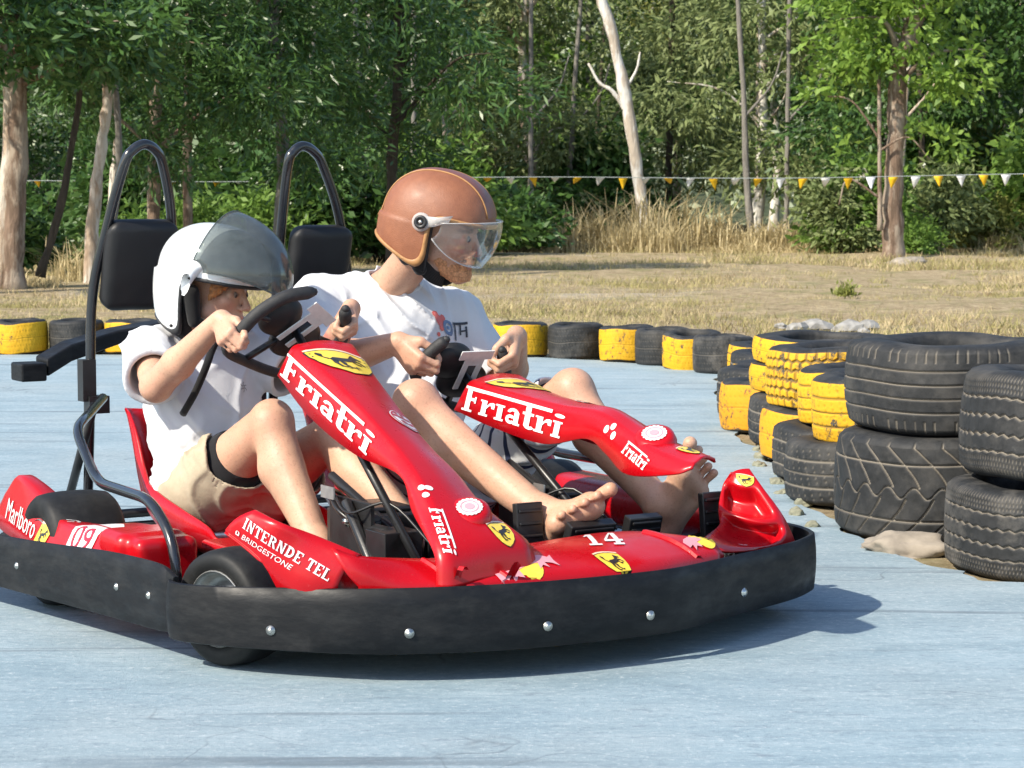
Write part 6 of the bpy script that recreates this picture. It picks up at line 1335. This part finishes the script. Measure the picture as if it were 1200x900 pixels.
# dry grass clumps
def grass_clump(n, hgt, rad, seed, wd=.02, lean=.45):
    rng = np.random.default_rng(seed); b = rng.normal(size=(n, 2)) * rad * .5; a = rng.uniform(0, 2*np.pi, n); ln = hgt * rng.uniform(.25, 1.15, n); le = rng.uniform(.05, lean, n) * ln; d = np.stack([np.cos(a), np.sin(a)], 1); s_ = np.stack([-d[:, 1], d[:, 0]], 1) * wd * .5
    z0 = np.zeros((n, 1)); p0 = np.concatenate([b, z0 - .02], 1); p1 = np.concatenate([b + d * le[:, None] * .35, ln[:, None] * .6], 1); p2 = np.concatenate([b + d * le[:, None], ln[:, None] * (.98 - .25 * rng.random((n, 1)))], 1); s3 = np.concatenate([s_, z0], 1)
    V = np.stack([p0 - s3, p0 + s3, p1 + s3 * .8, p1 - s3 * .8, p2 + s3 * .2, p2 - s3 * .2], 1).reshape(-1, 3); k = np.arange(n)[:, None] * 6; Q = np.concatenate([k + np.array([[0, 1, 2, 3]]), k + np.array([[3, 2, 4, 5]])]); return V, Q
CL = []
for s_ in range(3):
    V, Q = grass_clump(300, 1.0, .7, 60 + s_, .024, 1.05); o = mesh_np('straw', V, quads=Q, mat=M_STRAW); CL.append(o.data); bpy.data.objects.remove(o)
gp = [(.75, 40.0, 1.0), (1.25, 40.3, 1.1), (1.75, 40.0, .95), (2.3, 40.5, 1.15), (2.85, 40.2, 1.05), (3.3, 40.5, 1.0), (3.75, 40.2, .9), (4.2, 40.0, .85), (4.65, 39.6, .8), (5.0, 39.0, .6), (2.6, 39.2, .6), (3.4, 39.3, .5), (5.3, 38.3, .5), (6.8, 38.2, .55), (8.4, 39.2, .6), (.35, 40.0, .7), (1.5, 39.4, .7), (2.05, 39.3, .6), (-5.6, 25.2, .5), (-4.9, 25.8, .55), (-5.05, 24.4, .4), (-4.35, 26.0, .5), (-3.9, 26.2, .4), (4.0, 38.6, .6), (8.9, 37.8, .6), (7.9, 37.2, .45), (-5.8, 23.4, .4)]
for i, (x, y, s_) in enumerate(gp):
    o = bpy.data.objects.new('dry_grass_clump', CL[i % 3]); COL.objects.link(o); o.location = (x, y, 0); o.rotation_euler = (0, 0, i * 2.1); o.scale = (s_, s_, s_ * (.7 + .35 * math.sin(i * 2.7)))
    tag(o, 'tuft of tall straw coloured grass, ' + ci(x, y), 'grass clump', 'tall dry grass tufts at the edge of the wood')
# short dry grass of the field
rng = np.random.default_rng(5); n = 420000; yy = 15.1 / (1 - rng.random(n) * (1 - 15.1 / 43)); xx = (rng.random(n) * 2 - 1) * yy * .27; keep = ~((xx < 1.5) & (yy < 15.3)); xx, yy = xx[keep], yy[keep]; n = len(xx)
dens = vnoise(np.stack([xx, yy, 0 * xx], 1), .6, 8); k = rng.random(n) < .42 + .75 * dens + .25 * vnoise(np.stack([xx, yy, 0 * xx], 1), 2.6, 12); xx, yy = xx[k], yy[k]; n = len(xx); hh = (.012 + .0011 * yy) * rng.uniform(.5, 1.5, n) * (1 + .5 * np.clip(vnoise(np.stack([xx, yy, 0 * xx], 1), .9, 9), -.5, 1)); a = rng.uniform(0, 6.283, n); wv = .003 + .00035 * yy
side = np.stack([np.cos(a), np.sin(a), 0 * a], 1) * wv[:, None]; P0 = np.stack([xx, yy, np.full(n, -.0)], 1); top = P0 + np.stack([rng.normal(size=n) * .6, rng.normal(size=n) * .6, np.ones(n)], 1) * hh[:, None]
V = np.stack([P0 - side, P0 + side, top], 1).reshape(-1, 3); T = np.arange(3 * n).reshape(n, 3); go = mesh_np('grass', V, tris=T, mat=M_STRAWG); setkind(go, 'stuff')
# taller tufts standing in the field
M_TUFT = leaf_mat('bleached and brown grass tufts', (.15, .105, .045), (.74, .61, .38), .3, .85, .1, (.33, .31, .11))
n = 11000; yy = 15.4 / (1 - rng.random(n) * (1 - 15.4 / 42.)); xx = (rng.random(n) * 2 - 1) * yy * .27; keep = ~((xx < 1.6) & (yy < 15.5)) & (rng.random(n) < .55 + .8 * vnoise(np.stack([xx, yy * .4, 0 * xx], 1), .8, 15)); xx, yy = np.repeat(xx[keep], 16), np.repeat(yy[keep], 16); n = len(xx)
xx = xx + rng.normal(size=n) * .05; yy = yy + rng.normal(size=n) * .05; hh = (.03 + .0022 * yy) * rng.uniform(.35, 1.5, n); a = rng.uniform(0, 6.283, n); side = np.stack([np.cos(a), np.sin(a), 0 * a], 1) * (.002 + .00022 * yy)[:, None]; P0 = np.stack([xx, yy, np.full(n, -.0)], 1); top = P0 + np.stack([rng.normal(size=n) * .55, rng.normal(size=n) * .55, np.ones(n)], 1) * hh[:, None]
go = mesh_np('grass_tufts', np.stack([P0 - side, P0 + side, top], 1).reshape(-1, 3), tris=np.arange(3 * n).reshape(n, 3), mat=M_TUFT); setkind(go, 'stuff')
# right bank grass beside the tyres
n = 9000; xx = rng.uniform(1.9, 5, n); yy = rng.uniform(7, 15.2, n); hh = rng.uniform(.02, .07, n); a = rng.uniform(0, 6.283, n); side = np.stack([np.cos(a), np.sin(a), 0 * a], 1) * .005; P0 = np.stack([xx, yy, np.full(n, -.01)], 1); top = P0 + np.stack([rng.normal(size=n) * .6, rng.normal(size=n) * .6, np.ones(n)], 1) * hh[:, None]
V = np.stack([P0 - side, P0 + side, top], 1).reshape(-1, 3); go = mesh_np('verge_grass', V, tris=np.arange(3 * n).reshape(n, 3), mat=M_STRAWG); setkind(go, 'stuff')
# bright green weeds in the field
gw, _ = crown_mesh('weed', [(0, 0, .16, .16, .16, .14)], 26, 8, .06, .09, .035, -.6, 50)
for k, (x, y) in enumerate([(3.15, 21.5)]):
    wt = empty('weed', (x, y, 0)); o = bpy.data.objects.new('leaves', gw); COL.objects.link(o); o.parent = wt; o.scale = (.6, .6, .8); o.material_slots[0].link = 'OBJECT'; o.material_slots[0].material = M_LF['yel']; tag(wt, 'small fresh green weed standing alone in the dry field', 'weed')
rock('stone_heap', (5.75, 33.5, .0), (.3, .22, .13), M_DIRT, 'grey stones heaped at the foot of the thick brown trunk', 'stones', None, 77)
# the wood beyond, one mass of foliage on the slope
rng = np.random.default_rng(9); n = 1500; cy = rng.uniform(70, 118, n); cx = rng.uniform(-.56, .56, n) * cy; base = np.clip((cy - 74) / 150, 0, 1) ** 1.2 * 62; cz = base + rng.uniform(.3, 9, n)
k = 26; C = np.repeat(np.stack([cx, cy, cz], 1), k, 0) + rng.normal(size=(n * k, 3)) * np.array([.75, .75, .6]); V, Q = leaves(C, rng.normal(size=C.shape) + [0, 0, -.3], .42, .22, rng=rng)
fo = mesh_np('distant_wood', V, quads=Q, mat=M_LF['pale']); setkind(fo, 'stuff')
# ------------------------------------------------------------------ bunting
t = empty('bunting', (0, 33, 1.25)); tag(t, 'line of small yellow and white pennant flags strung across the field edge', 'bunting')
zr = lambda x: -.045 + .0065 * (x + 9) + .02 * math.cos(x * .8)
mb = MB(); mb.tube([(x, .0, zr(x)) for x in np.linspace(-12, 12, 80)], .006, 5); mb.build('rope', simple('grey green cord', (.30, .34, .33), .8), t)
MF_ = [simple('yellow pennant', (.75, .45, .01), .6, 0, .05), simple('white pennant', (.78, .80, .82), .6, 0, .05)]; FM = []
rng = np.random.default_rng(3)
for i in range(70):
    x = -11.4 + i * .325; f = min(1, max(0, (x + 9) / 16)); ang = R(78 * (1 - f) ** .6 + rng.normal() * 10); w_ = .055 + .02 * f; ln = .2 * (.75 + .25 * f) * rng.uniform(.85, 1.1); tw = rng.normal() * .3
    mb = MB(); P = []
    for r_ in range(5):
        g = r_ / 4; wd = w_ * (1 - g); a = ang + .35 * g * math.sin(i * 1.7); P.append([(x + s_ * wd + .03 * g * tw * 3, math.sin(a) * ln * g + s_ * wd * tw * g, zr(x) - math.cos(a) * ln * g) for s_ in (-1, 0, 1)])
    mb.grid(P, True); mb.build('flag', MF_[i % 2], t, solid=.0015)
